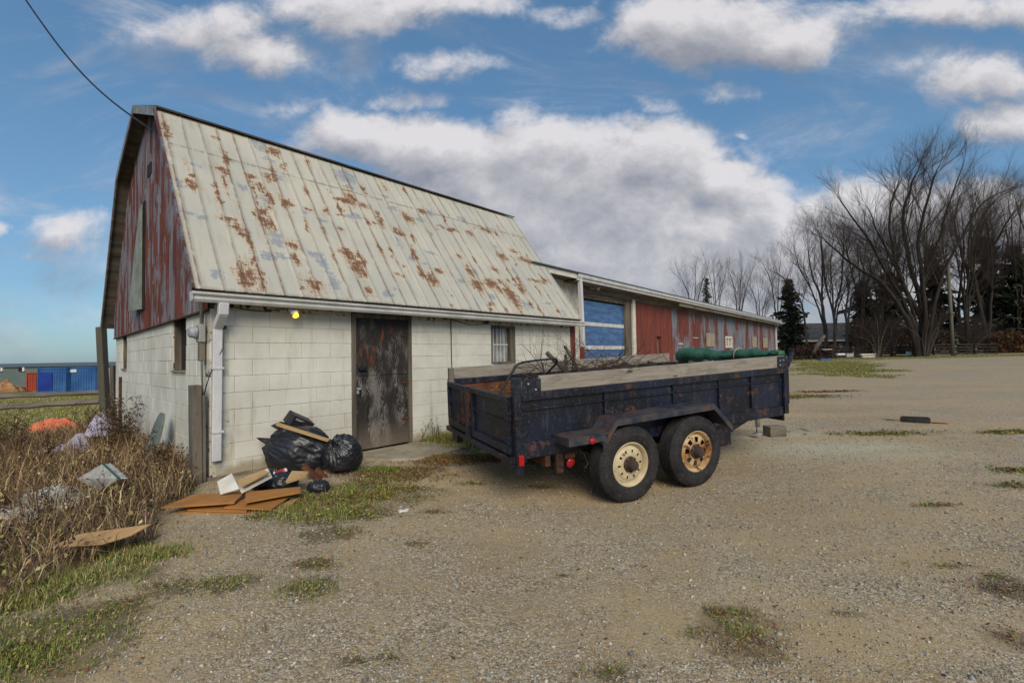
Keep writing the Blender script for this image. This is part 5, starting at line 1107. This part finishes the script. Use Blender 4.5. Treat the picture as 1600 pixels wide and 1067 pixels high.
# far left field tufts
x=RNG.uniform(-45,-9,60000);y=RNG.uniform(8,45,60000);k=(x/y>-1.25)&(x/y<-.75)&notin_barn(x,y);x,y=x[k],y[k];n=len(x);addw(x,y,RNG.uniform(.06,.2,n),RNG.uniform(.006,.014,n),RNG.uniform(.2,.8,n),pick(['green','yellow','straw'],n))
A=[np.concatenate([w_[i] for w_ in WP]) for i in range(5)];blades('weeds',*A,label='matted dry brown grass and weeds beside the gable wall',cat='weeds')
x,y=rnd_in(WEED,90000,-11,-1.3,.8,13,nearw);n=len(x);z=zof(x,y)+RNG.random(n)**1.6*.30*np.clip(np.hypot(x,y)/5,.3,1.2)
leaves('weed_litter',np.stack([x,y,z],1),RNG.uniform(.006,.022,n),1.1,np.where((RNG.random(n)<.55)[:,None],pick(['dark','brown','purple'],n),pick(['straw','brown','yellow'],n)),label='dead leaves and broken stalks caught in the dry weeds',cat='leaves')
# patches over the gravel
GP=[];LP=[]
for (cx,cy,rx,ry,kd) in PW:
    d0=math.hypot(cx,cy);n=int(rx*ry*np.clip(150000/d0**1.1,3000,90000)*(.55 if cx<-1.6 and cy<3.6 else 1));u=RNG.normal(0,.55,(n,2));x=cx+u[:,0]*rx*1.0;y=cy+u[:,1]*ry*1.35
    k=(fbm(x,y,5,int(cx*10)%50)+.25*np.exp(-(u**2).sum(1))>.56)&notin_barn(x,y);x,y=x[k],y[k];n=len(x);z=zof(x,y);sc0=np.clip(d0/5,.5,2.5)
    pal={'g':['green','green','yellow','yellow','straw'],'r':['red','brown','purple','yellow'],'m':['green','yellow','brown','red']}[kd]
    m_=int(n*.62);GP.append((np.stack([x,y,z-.004],1)[:m_],RNG.uniform(.02,.075,m_)*(1.3 if kd=='g' else .7)*min(sc0,1.2),RNG.uniform(.0012,.0026,m_)*sc0,RNG.uniform(.3,.95,m_),pick(pal,m_)))
    LP.append((np.stack([x,y,z+RNG.uniform(.0,.03,n)],1)[m_:],RNG.uniform(.006,.017,n-m_)*sc0,pick(pal,n-m_)))
blades('grass',*[np.concatenate([g[i] for g in GP]) for i in range(5)],label='patches of short green and rust coloured grass growing through the gravel',cat='grass')
leaves('ground_cover',np.concatenate([g[0] for g in LP]),np.concatenate([g[1] for g in LP]),.7,np.concatenate([g[2] for g in LP]),label='low leafy ground cover, green and reddish brown, on the gravel edge',cat='ground cover')
tt=[];
for (u,v,rx,ry,n,h0,pal) in [(705,690,.38,.16,2600,.2,['green','yellow']),(735,692,.5,.18,4500,.2,['green','yellow','straw']),(765,716,.7,.16,6000,.07,['red','red','brown','yellow']),(690,715,.4,.1,2600,.06,['red','yellow','brown']),(225,868,.3,.16,1700,.07,['green','yellow','straw']),(40,935,.3,.2,1800,.08,['green','yellow','straw']),(20,1030,.22,.14,1300,.05,['green','yellow','brown']),(600,735,.3,.12,1800,.06,['green'])]:
    c=G(u,v);x=c.x+RNG.normal(0,.5,n)*rx;y=c.y+RNG.normal(0,.5,n)*ry;k=notin_barn(x,y);x,y=x[k],y[k];n=len(x);tt.append((np.stack([x,y,zof(x,y)-.005],1),RNG.uniform(.35,1.1,n)*h0,RNG.uniform(.0018,.004,n),RNG.uniform(.25,.95,n),pick(pal,n)))
blades('tall_grass',*[np.concatenate([g[i] for g in tt]) for i in range(5)],label='taller green and russet grass tufts by the wall, under the tailgate and at lower left',cat='grass')
# lawn behind the trailer and verge under the trees
x=RNG.uniform(11,26,110000);y=RNG.uniform(17,38,110000);k=inpoly(x+(fbm(x,y,.6,9)-.5)*4.5,y+(fbm(x,y,.6,19)-.5)*5,LAWN_R);x,y=x[k],y[k]
x2=RNG.uniform(12,60,30000);y2=34.0-(x2-20)*.10+RNG.uniform(0,5,30000);x=np.concatenate([x,x2]);y=np.concatenate([y,y2]);n=len(x)
blades('lawn_grass',np.stack([x,y,gz(x,y)],1),RNG.uniform(.03,.09,n),RNG.uniform(.005,.011,n),RNG.uniform(.2,.8,n),pick(['green','green','yellow','straw'],n)*.85,label='bright green grass beyond the trailer and along the tree line',cat='grass')
# broken straws and twigs on the gravel
n=900;x=RNG.uniform(-3.5,7,n);y=RNG.uniform(1.6,10,n);k=notin_barn(x,y)&(fbm(x,y,1.1,90)>.47);x,y=x[k],y[k];n=len(x);a_=RNG.uniform(0,6.28,n);l_=RNG.uniform(.015,.08,n);z=zof(x,y)+.005;x2_=x+np.cos(a_)*l_;y2_=y+np.sin(a_)*l_
S=np.stack([x,y,z,x2_,y2_,zof(x2_,y2_)+.006,RNG.uniform(.001,.0025,n),RNG.uniform(.0008,.0018,n)],1)
tag(segs_mesh('twig_litter',S,M['colattr'],sides=4,cols=pick(['dark','brown','straw'],n)),'broken twigs and straws scattered on the gravel','twigs',kind='stuff')
# fallen dead leaves scattered
n=2600;x=RNG.uniform(-3.5,9,n);y=RNG.uniform(1.5,12,n);k=notin_barn(x,y)&(fbm(x,y,.9,70)>.5);x,y=x[k],y[k]
leaves('dead_leaves',np.stack([x,y,zof(x,y)+.006],1),RNG.uniform(.006,.018,len(x)),.4,pick(['brown','dark','red'],len(x)),label='scattered dead leaves on the gravel',cat='leaves')
# individual tall dead weed plants
def deadplant(x,y,h,label,dark=True,n=9,spread=.25,seed=0,name='dead_weed',leafy=1.0,group=None,base=None):
    rr=random.Random(seed);z=float(gz(x,y));th=thing(name,label,'dead plant',(x,y,z-.02),group=group);S=[];LPp=[];cols=[]
    for i in range(n):
        p=Vector((rr.gauss(0,.05),rr.gauss(0,.05),0));d=Vector((rr.gauss(0,spread),rr.gauss(0,spread),1)).normalized();l=h*rr.uniform(.6,1.05);k=7
        for j in range(k):
            d=(d+Vector((rr.gauss(0,.07),rr.gauss(0,.07),.02))).normalized();q=p+d*l/k;S.append((*p,*q,.005*(1-j/k)+.0018,.005*(1-(j+1)/k)+.0015))
            if j>1:
                for _ in range(2):
                    bd=(d*.6+Vector((rr.gauss(0,1),rr.gauss(0,1),.4)).normalized()).normalized();e=q+bd*l*.16*rr.uniform(.4,1.1);S.append((*q,*e,.0022,.0012))
                    for _ in range(int(5*leafy)): LPp.append(tuple(e.lerp(q,rr.random()*.6)+Vector((rr.gauss(0,1),rr.gauss(0,1),rr.gauss(0,1)))*.022));
            p=q
    segs_mesh('stem',S,M['colattr'],th,4,cols=np.tile(np.array([[.06,.035,.025]]),(len(S),1)))
    LPp=np.array(LPp);V,Q,c=leafset(LPp,RNG.uniform(.007,.018,len(LPp)),1.2,pick(['dark','brown'] if dark else ['brown','straw'],len(LPp)));npmesh('leaf_clump',V,Q,None,M['colattr'],th,cols=c);return th
W1=[(-.35,3.1,.95,'tall dark dead weed with seed heads standing against the gable wall, nearest the chair shell',1.6,14),(-.45,4.0,.95,'dense dark dead weed column in front of the lilac bag',2.4,20),(-.5,5.3,.95,'dark dead weed in front of the far gable window',1.6,14),(-1.6,5.0,.8,'sprawling dead weed left of the lilac bags',1.3,13),
 (-2.4,4.0,.75,'arching dead weed in the middle of the weed bank',1.2,13),(-3.2,5.2,.75,'dead weed nearest the orange tarp',1.2,13),(-.25,.75,.4,'small dark dead weed at the foot of the corner plank',1.4,8),(-.3,1.2,.55,'thin dead weed spreading right of the chair shell',1.2,7),(-1.2,3.0,.65,'brown dead weed before the gable wall, in front of the dark column',1.3,12),(-2.3,2.4,.6,'low bushy dead weed beside the white foam box',1.3,12),(-1.6,6.4,.9,'dead weed at the foot of the tall grey post',1.3,13),(-2.7,6.2,.95,'arching dead weed right behind the orange tarp',1.2,13),(-4.2,5.6,.75,'dead weed farthest left in the weed bank',1.2,12)]
for i,(a,b,h,lab,lf,nn) in enumerate(W1):
    p=Bp(a,b,0);deadplant(p[0],p[1],h,lab,True,nn,.3 if a<-1 else .17,i+3,leafy=lf)
for i,(u,v,h,lab) in enumerate([(170,790,.55,'slender dead stem rising in front of the cardboard sheet'),(60,830,.45,'dead stem near the left edge above the white sheeting'),(655,690,.35,'small dead stem against the wall just right of the door frame')]):
    p=G(u,v);deadplant(p.x,p.y,h,lab,True,4,.15,i+40,leafy=.5)
p=Bp(3.15,-.12,0);deadplant(p[0],p[1],.4,'thin dead stems beside the right edge of the barn door',True,5,.1,66,leafy=.3)
# ---------------------------------------------------------------- trees
def tree_from_limbs(name,label,cat,limbs,Yd,r0,side=10,lv=3,tw=.5,bark='bark',group=None,seed=0,lenf=.26,djit=2.0,lean=(0.25,0,.5)):
    """limbs: pixel polylines (guides for the shape), each limb at its own depth"""
    rr=random.Random(seed);b0=at(*limbs[0][0],Yd);b0.z=float(gz(b0.x,b0.y))-.1
    th=thing(name,label,cat,b0,group=group);t=MB();S=[]
    def tw_(p,d,l,r,lv):
        k=3;q=p;dd=d
        for i in range(k):
            dd=(dd+Vector((rr.gauss(0,1),rr.gauss(0,1),rr.gauss(0,1)))*.11+Vector(lean)*.05).normalized();n_=q+dd*l/k;ra=r*(1-.2*i);rb_=r*(1-.2*(i+1));S.append((*q,*n_,ra,rb_));q=n_
            if lv>0:
                for _ in range(2 if lv>1 else rr.choice((2,3))):
                    s_=Vector((rr.gauss(0,1),rr.gauss(0,1),rr.gauss(0,1))).normalized();tw_(q,(dd+s_*tw+Vector(lean)*.25).normalized(),l*rr.uniform(.5,.75),rb_*.6,lv-1)
    for li,lm in enumerate(limbs):
        dj=rr.uniform(-djit,djit);pts=[];n_=len(lm)
        for i,(u,v) in enumerate(lm):
            p=at(u,v,Yd+dj*i/max(n_-1,1))-th.location
            p.z*=.96
            if i==0: p.z=-.15
            pts.append(p)
        sp=smoothpts(pts,5);tot=len(sp);rl=r0*.62*rr.uniform(.65,1.0);rad=[rl*((1-i/tot)**.8*.92+.06) for i in range(tot)]
        for i,p in enumerate(sp): sp[i]=p+Vector((mn.noise(p*.8),mn.noise(p*.8+Vector((7,0,0))),0))*.12*min(1,i/4)
        t.tube(sp,rad,8);Ltot=sum((sp[i+1]-sp[i]).length for i in range(tot-1))
        for k in range(side):
            f=.28+.72*(k+rr.random())/side;i=min(int(f*(tot-1)),tot-2);p=sp[i].lerp(sp[i+1],f*(tot-1)-i);d=(sp[i+1]-sp[i]).normalized()
            s_=Vector((rr.gauss(0,1),rr.gauss(0,1),rr.gauss(0,1)));s_=(s_-d*s_.dot(d)).normalized();tw_(p,(d+s_*.75+Vector((0,0,.25))).normalized(),Ltot*lenf*(1.15-.6*f),min(max(rad[i]*.42,.014),.05),lv)
        tw_(sp[-1],(sp[-1]-sp[-2]).normalized(),Ltot*.14,rad[-1],lv-1)
    t.build('trunk',M[bark],th,True);segs_mesh('crown',S,M['twig'],th,3);return th
Z7=lambda L_:[(1160+x/2.807,220+y/2.807) for x,y in L_]
BG='bare deciduous trees along the yard edge'
tree_from_limbs('bare_tree','largest bare multi stemmed tree, its trunk base right of centre of the rail fence','tree',[Z7(l) for l in [
 [(770,935),(740,830),(690,720),(600,600),(500,540),(420,470),(345,400)],[(775,935),(745,800),(700,680),(640,580),(560,430),(480,310),(425,235)],[(780,935),(760,800),(720,650),(640,480),(590,370),(545,260)],
 [(785,935),(780,780),(700,600),(655,430),(650,250),(700,130)],[(790,935),(790,760),(740,540),(700,330),(735,180),(780,60)],[(795,935),(800,760),(790,600),(850,440),(900,260),(970,60)],[(800,935),(830,780),(870,600),(960,400),(1060,240),(1200,170)],[(800,940),(840,860),(880,760)],[(785,935),(740,850),(690,700),(620,640),(560,650)],[(788,935),(800,700),(770,430),(820,200),(850,90)]]],37,.36,side=13,lv=3,seed=1,group=BG)
tree_from_limbs('bare_tree','tall bare tree with leaning trunk at the right edge behind the pole','tree',[Z7(l) for l in [
 [(1070,860),(1060,740),(1010,620),(960,480),(930,330),(960,200)],[(1072,860),(1080,700),(1075,520),(1130,380),(1230,230)],[(1075,860),(1040,700),(1000,500),(1040,330),(1110,230)],[(1070,860),(1090,650),(1090,450),(1060,300)]]],44,.34,side=12,lv=3,seed=2,group=BG)
tree_from_limbs('bare_tree','bare tree with thin vertical stems directly behind the utility pole','tree',[Z7(l) for l in [[(960,900),(940,760),(900,600),(880,420),(900,260)],[(962,900),(985,700),(1010,500),(1000,330),(1040,190)],[(960,900),(950,680),(970,460),(960,300)]]],48,.26,side=10,lv=3,seed=3,group=BG)
tree_from_limbs('bare_tree','pale barked bare tree over the house roof, nearest the red shed','tree',[Z7(l) for l in [[(368,880),(345,760),(290,620),(250,540),(225,430)],[(368,880),(355,720),(300,560),(285,430)],[(285,880),(270,760),(230,640),(150,560)],[(370,880),(350,700),(350,520),(330,370)]]],46,.24,side=10,lv=3,bark='barkp',seed=4,group=BG)
tree_from_limbs('bare_tree','pale barked bare tree forking upward, second from the red shed','tree',[Z7(l) for l in [[(403,885),(400,770),(370,640),(350,480),(340,360)],[(403,885),(405,760),(430,620),(440,480),(400,370)],[(403,885),(398,700),(385,520),(400,400)],[(405,885),(415,740),(470,600),(500,520)]]],45,.22,side=10,lv=3,bark='barkp',seed=5,group=BG)
tree_from_limbs('bare_tree','small crooked bare tree in front of the house end, third from the shed','tree',[Z7(l) for l in [[(460,900),(462,780),(480,680),(520,600)],[(460,900),(455,760),(465,640),(440,560)]]],42,.2,side=9,lv=3,bark='barkp',seed=6,group=BG)
tree_from_limbs('bare_thicket','pale grey leafless thicket before the fence, left of the largest tree','shrub',[Z7(l) for l in [[(590,950),(570,860),(520,800)],[(592,950),(600,850),(580,760)],[(595,950),(620,840),(650,770)],[(590,950),(560,880),(500,850)],[(600,950),(640,880),(660,800)],[(596,950),(600,870),(610,700)]]],37.5,.08,side=10,lv=2,bark='barkp',seed=7,tw=.8)
tree_from_limbs('bare_thicket','pale leafless suckers at the foot of the largest bare tree','shrub',[Z7(l) for l in [[(800,945),(830,860),(870,770)],[(805,945),(850,850),(850,740)],[(800,945),(780,860),(700,800)],[(795,945),(810,830),(830,700)]]],36.3,.07,side=10,lv=2,bark='barkp',seed=8,tw=.8)
def faraway(u,vb,vt,Yd,seed,label,n=3):
    rr=random.Random(seed);lim=[]
    for i in range(n):
        du=(i-(n-1)/2)*14+rr.uniform(-4,4);lim.append([(u,vb),(u+du*.2,vb-(vb-vt)*.35),(u+du*.7,vb-(vb-vt)*.7),(u+du*1.5,vt+rr.uniform(0,12))])
    return tree_from_limbs('bare_tree',label,'tree',lim,Yd,.2,side=8,lv=3,seed=seed,group=BG)
faraway(1085,540,412,72,21,'far bare tree over the shed roof, left of the far small conifer');faraway(1120,540,405,75,22,'far bare tree over the shed roof just right of the far small conifer');faraway(1155,540,408,70,23,'far bare tree over the shed roof, tallest of that row');faraway(1188,540,430,74,24,'far bare tree near the shed end, right of the tallest in that row')
faraway(1215,540,395,66,25,'thin bare tree just beyond the far end of the shed');faraway(1590,545,300,45,26,'bare tree cropped by the right edge of the picture',4);faraway(1400,548,330,50,27,'bare tree behind the largest one, on its left',4)
for k_,(u,vt,Yd,n_,lb) in enumerate([(1345,352,47,4,'bare tree behind the small crooked one, over the house end'),(1375,385,43,3,'slim bare tree left of the largest one, close to the fence'),(1440,300,52,4,'bare tree directly behind the largest one'),(1510,330,41,4,'bare tree between the utility pole and the right edge tree'),(1560,300,50,4,'fine twigged bare tree behind the wide conifer at right'),(1620,290,42,4,'bare tree mostly beyond the right edge')]):
    faraway(u,550,vt,Yd,80+k_,lb,n_)
for k_,(u,Yd,lb) in enumerate([(1345,40,'low tangled bare thicket left of the other thickets by the fence'),(1395,39.5,'low tangled bare thicket just left of the largest tree'),(1520,41,'low tangled bare thicket right of the utility pole')]):
    r_=random.Random(k_);tree_from_limbs('bare_thicket',lb,'shrub',[[(u+r_.uniform(-4,4),556),(u+dx*.4+r_.uniform(-3,3),530),(u+dx+r_.uniform(-5,5),500-abs(dx)*-.5)] for dx in (-34,-22,-12,-4,6,14,24,36)],Yd,.07,side=9,lv=3,bark='barkp',seed=90+k_,tw=.9,lenf=.32)
def conifer(u,vb,vt,Yd,wpx,label,seed,dens=1.0,group='dark conifers behind the bare trees'):
    base=at(u,vb,Yd);top=at(u,vt,Yd);base.z=float(gz(base.x,base.y))-.1;H=top.z-base.z;Rm=wpx/2/720*Yd;th=thing('conifer_tree',label,'tree',base,group=group)
    t=MB();t.tube([(0,0,0),(0,0,H*.5),(0,0,H*.98)],[.02*H+.05,.012*H+.03,.02],8);t.build('trunk',M['bark'],th,True)
    rr=np.random.default_rng(seed);P=[];D=[];k=0;z=.06*H
    while z<H*.99:
        f=z/H;rad=Rm*(1-f)**.62*rr.uniform(.5,1.15)*(1+.25*np.sin(f*23+seed))+.1;nb=int(6+5*(1-f))
        for b in range(nb):
            az=rr.uniform(0,6.283);rl=rad*rr.uniform(.45,1.2);m_=int(10*dens*(rl/Rm*.8+.4))+3
            s_=rr.uniform(.1,1,m_)**.8;x=np.cos(az)*rl*s_;y=np.sin(az)*rl*s_;zz=z-rl*.22*s_**1.3+rr.normal(0,.05*Rm,m_)*.8
            x=x+rr.normal(0,.06*Rm,m_);y=y+rr.normal(0,.06*Rm,m_);P.append(np.stack([x,y,zz],1));D.append(np.tile([[np.cos(az),np.sin(az),-.25]],(m_,1)))
        z+=H*.028
    P=np.concatenate(P);D=np.concatenate(D);n=len(P);D=D+rr.normal(0,.45,(n,3));D/=np.linalg.norm(D,axis=1,keepdims=True);S_=np.cross(D,rr.normal(0,1,(n,3)));S_/=np.linalg.norm(S_,axis=1,keepdims=True)
    l=rr.uniform(.09,.2,(n,1))*Rm*.9;w_=l*.28;V=np.stack([P-D*l,P+S_*w_,P+D*l,P-S_*w_],1);c=np.array([[.028,.036,.02],[.042,.048,.026],[.016,.019,.013],[.06,.052,.036]])[rr.integers(0,4,n)]
    npmesh('crown',V.reshape(-1,3),(np.arange(n)*4)[:,None]+np.array([[0,1,2,3]]),None,M['colattr'],th,cols=np.repeat(c,4,0));return th
conifer(1236,545,437,52,62,'small dense spruce just right of the shed end, before the brick house',1,1.6,None)
conifer(1107,545,434,85,34,'far small conifer rising over the shed roof',2,1.3,None)
for i,(u,vt,w_,Yd,lab) in enumerate([(1352,440,80,52,'dark conifer right of the house, behind the thicket'),(1392,425,90,50,'dark conifer behind the largest bare tree, left side'),(1464,385,84,52,'tall dark conifer whose dense top shows left of the utility pole'),(1548,372,100,47,'tall wide dark conifer near the right edge'),(1592,385,90,46,'tall dark conifer at the right edge of the picture'),(1630,370,100,48,'dark conifer partly beyond the right edge')]):
    conifer(u,552,vt,Yd,w_,lab,50+i,1.5)
# russet hedge at right, under the trees
def hedge(name,u0,u1,vt,Yd,label,cols,dens=9000):
    A=at(u0,550,Yd);B_=at(u1,550,Yd);Tt=at(u0,vt,Yd);zb=float(gz(A.x,A.y));H=Tt.z-zb;n=dens;f=RNG.random(n);P=np.stack([A.x+(B_.x-A.x)*f,A.y+(B_.y-A.y)*f+RNG.normal(0,.5,n),zb+RNG.random(n)**.8*H*(.7+.5*fbm(f*9,f*0,1,4))],1)
    V,Q,c=leafset(P,RNG.uniform(.04,.10,n),1.3,pick(cols,n)*.6);o=npmesh(name,V,Q,None,M['colattr'],cols=c);return tag(o,label,'hedge')
hedge('russet_hedge',1540,1640,520,43,'russet brown leafy hedge under the conifers at the right edge',['red','brown','dark']);hedge('undergrowth',1330,1545,520,46,'dark undergrowth behind the rail fence beneath the trees',['dark','brown','dark'],9000)
# utility pole
pb_=at(1489,555,36.5);pt_=at(1487,405,36.5);t=MB();zb=float(gz(pb_.x,pb_.y));t.tube([(0,0,-.3),(-.02,0,(pt_.z-zb)*.5),(-.05,0,pt_.z-zb)],[.14,.125,.1],14);o=t.build('utility_pole',M['poleg'],None,True);o.location=(pb_.x,pb_.y,zb);tag(o,'plain grey green wooden utility pole at the gravel edge before the trees','pole')
# rail fence at the right
rf2=thing('rail_fence','dark stacked split rail fence along the far edge of the yard','fence',at(1400,556,38.5))
def postat(u,Yd,v0=536,v1=562):
    t=MB();t.bar(at(u,v0,Yd)-rf2.location,at(u,v1,Yd)-rf2.location,.16,.16,up=(1,0,0));t.build('post',M['oldwood'],rf2)
for i,u in enumerate(range(1300,1556,32)):
    Yd=38.5+.02*(1400-u)*.2;postat(u,Yd,538 if u>1420 else 542,560-(u-1300)*.03)
    if u<1545:
        for k in range(5):
            dv=(k*4.4);v0=(543.5 if u<1420 else 539.5)+dv-(u-1300)*.008;rail(u-2,v0+1*((k+i)%2),u+34,v0+1-((k+i)%2),Yd-.1,Yd-.12,.1,.14,rf2,'bark')
# thicket / wire panel left of it
hedge('dark_bramble',1238,1300,540,39.5,'dark bramble heap at the left end of the far fence',['dark','dark','purple'],2600)
# leaning log
t=MB();t.tube([at(1270,552,38),at(1277,540,38),at(1288,524,38)],[.16,.17,.14],9);o=t.build('broken_trunk',M['barkp'],None,True);tag(o,'pale broken trunk leaning over the left end of the far fence','log')
for (u0,u1,v0,v1,m_,nm,lb) in [(1309,1321,552,555,'white','white_block','small white block before the far fence'),(1323,1334,552,558,'steel','grey_block','grey block right of the small white one by the far fence'),(1346,1369,552.5,555,'whiteb','white_plank','upper white plank lying by the far fence'),(1348,1370,556,558.5,'whiteb','white_plank','lower white plank lying by the far fence'),(1420,1425,549,556,'white','white_stone','white piece at the foot of the largest bare tree'),(1286,1300,545,547,'steel','grey_board','grey board on top of the pile left of the white block')]:
    A=at(u0,v1,37.5);B_=at(u1,v0,37.5);t=MB();t.box(A.x,B_.x,A.y,A.y+.3,A.z,B_.z,.02);o=t.build(nm,M[m_]);tag(o,lb,'scrap')
A=at(1283,563,36.5);B_=at(1301,560,36.5);t=MB();t.box(A.x,B_.x,A.y,A.y+.5,A.z,B_.z,.03);o=t.build('blue_tarp',M['contblue']);tag(o,'flat blue tarp scrap on the grass before the far fence','tarpaulin')
# brick house
hs=thing('brick_house','low orange brick house with dark grey roof behind the trees past the shed','house',at(1218,556,62))
A=at(1216,556,62)-hs.location;B_=at(1385,556,62)-hs.location;hz=at(1218,532,62).z-hs.location.z;rz_=at(1218,503,62).z-hs.location.z;w_=B_.x-A.x
t=MB();t.box(A.x,B_.x,0,9,-1,hz);t.build('wall',M['brick'],hs);t=MB();t.add([(A.x-.6,-.7,hz-.05),(B_.x+.6,-.7,hz-.05),(B_.x-2,4.5,rz_),(A.x+2,4.5,rz_),(A.x-.6,9.7,hz-.05),(B_.x+.6,9.7,hz-.05)],[(0,1,2,3),(3,2,5,4),(0,3,4),(1,5,2),(0,4,5,1)]);t.build('roof',M['shingle'],hs)
t=MB();t.box(A.x-.6,B_.x+.6,-.75,-.7,hz-.25,hz-.04);t.build('eave_board',M['plainwhite'],hs)
for f in (.09,.42,.62,.85):
    wn=thing('window',None,None);wn.parent=hs;x=A.x+w_*f;t=MB();t.box(x-.75,x+.75,-.06,0,hz-1.35,hz-.5);t.build('window_frame',M['plainwhite'],wn);t=MB();t.box(x-.65,x+.65,-.08,-.062,hz-1.27,hz-.58);t.build('pane',M['dirtyglass'],wn)
# black box on the gravel
c=G(1430,659);bb=thing('open_black_box','open black box with orange brown flaps lying alone on the gravel','box',(c.x,c.y,c.z),R(-33))
d0=c.y/720;t=MB();lx=.2;t.box(-lx,lx,-.09,-.08,0,.085);t.box(-lx,lx,.12,.13,0,.085);t.box(-lx,lx,-.08,.12,0,.008);t.box(lx-.008,lx,-.08,.12,.008,.085);t.build('box_tray',M['black'],bb)
t=MB();t.slab([(-lx,-.08,.09),(-lx,.12,.09),(-lx-.13,.10,.12),(-lx-.13,-.07,.13)],.006);t.build('end_flap',M['kraft'],bb);t=MB();t.slab([(lx,-.05,.02),(lx+.26,-.03,.015),(lx+.26,.07,.015),(lx,.1,.02)],.006);t.build('long_flap',M['kraft'],bb);t=MB();t.box(lx+.001,lx+.004,-.05,.08,.02,.075);t.build('label_patch',M['white'],bb)
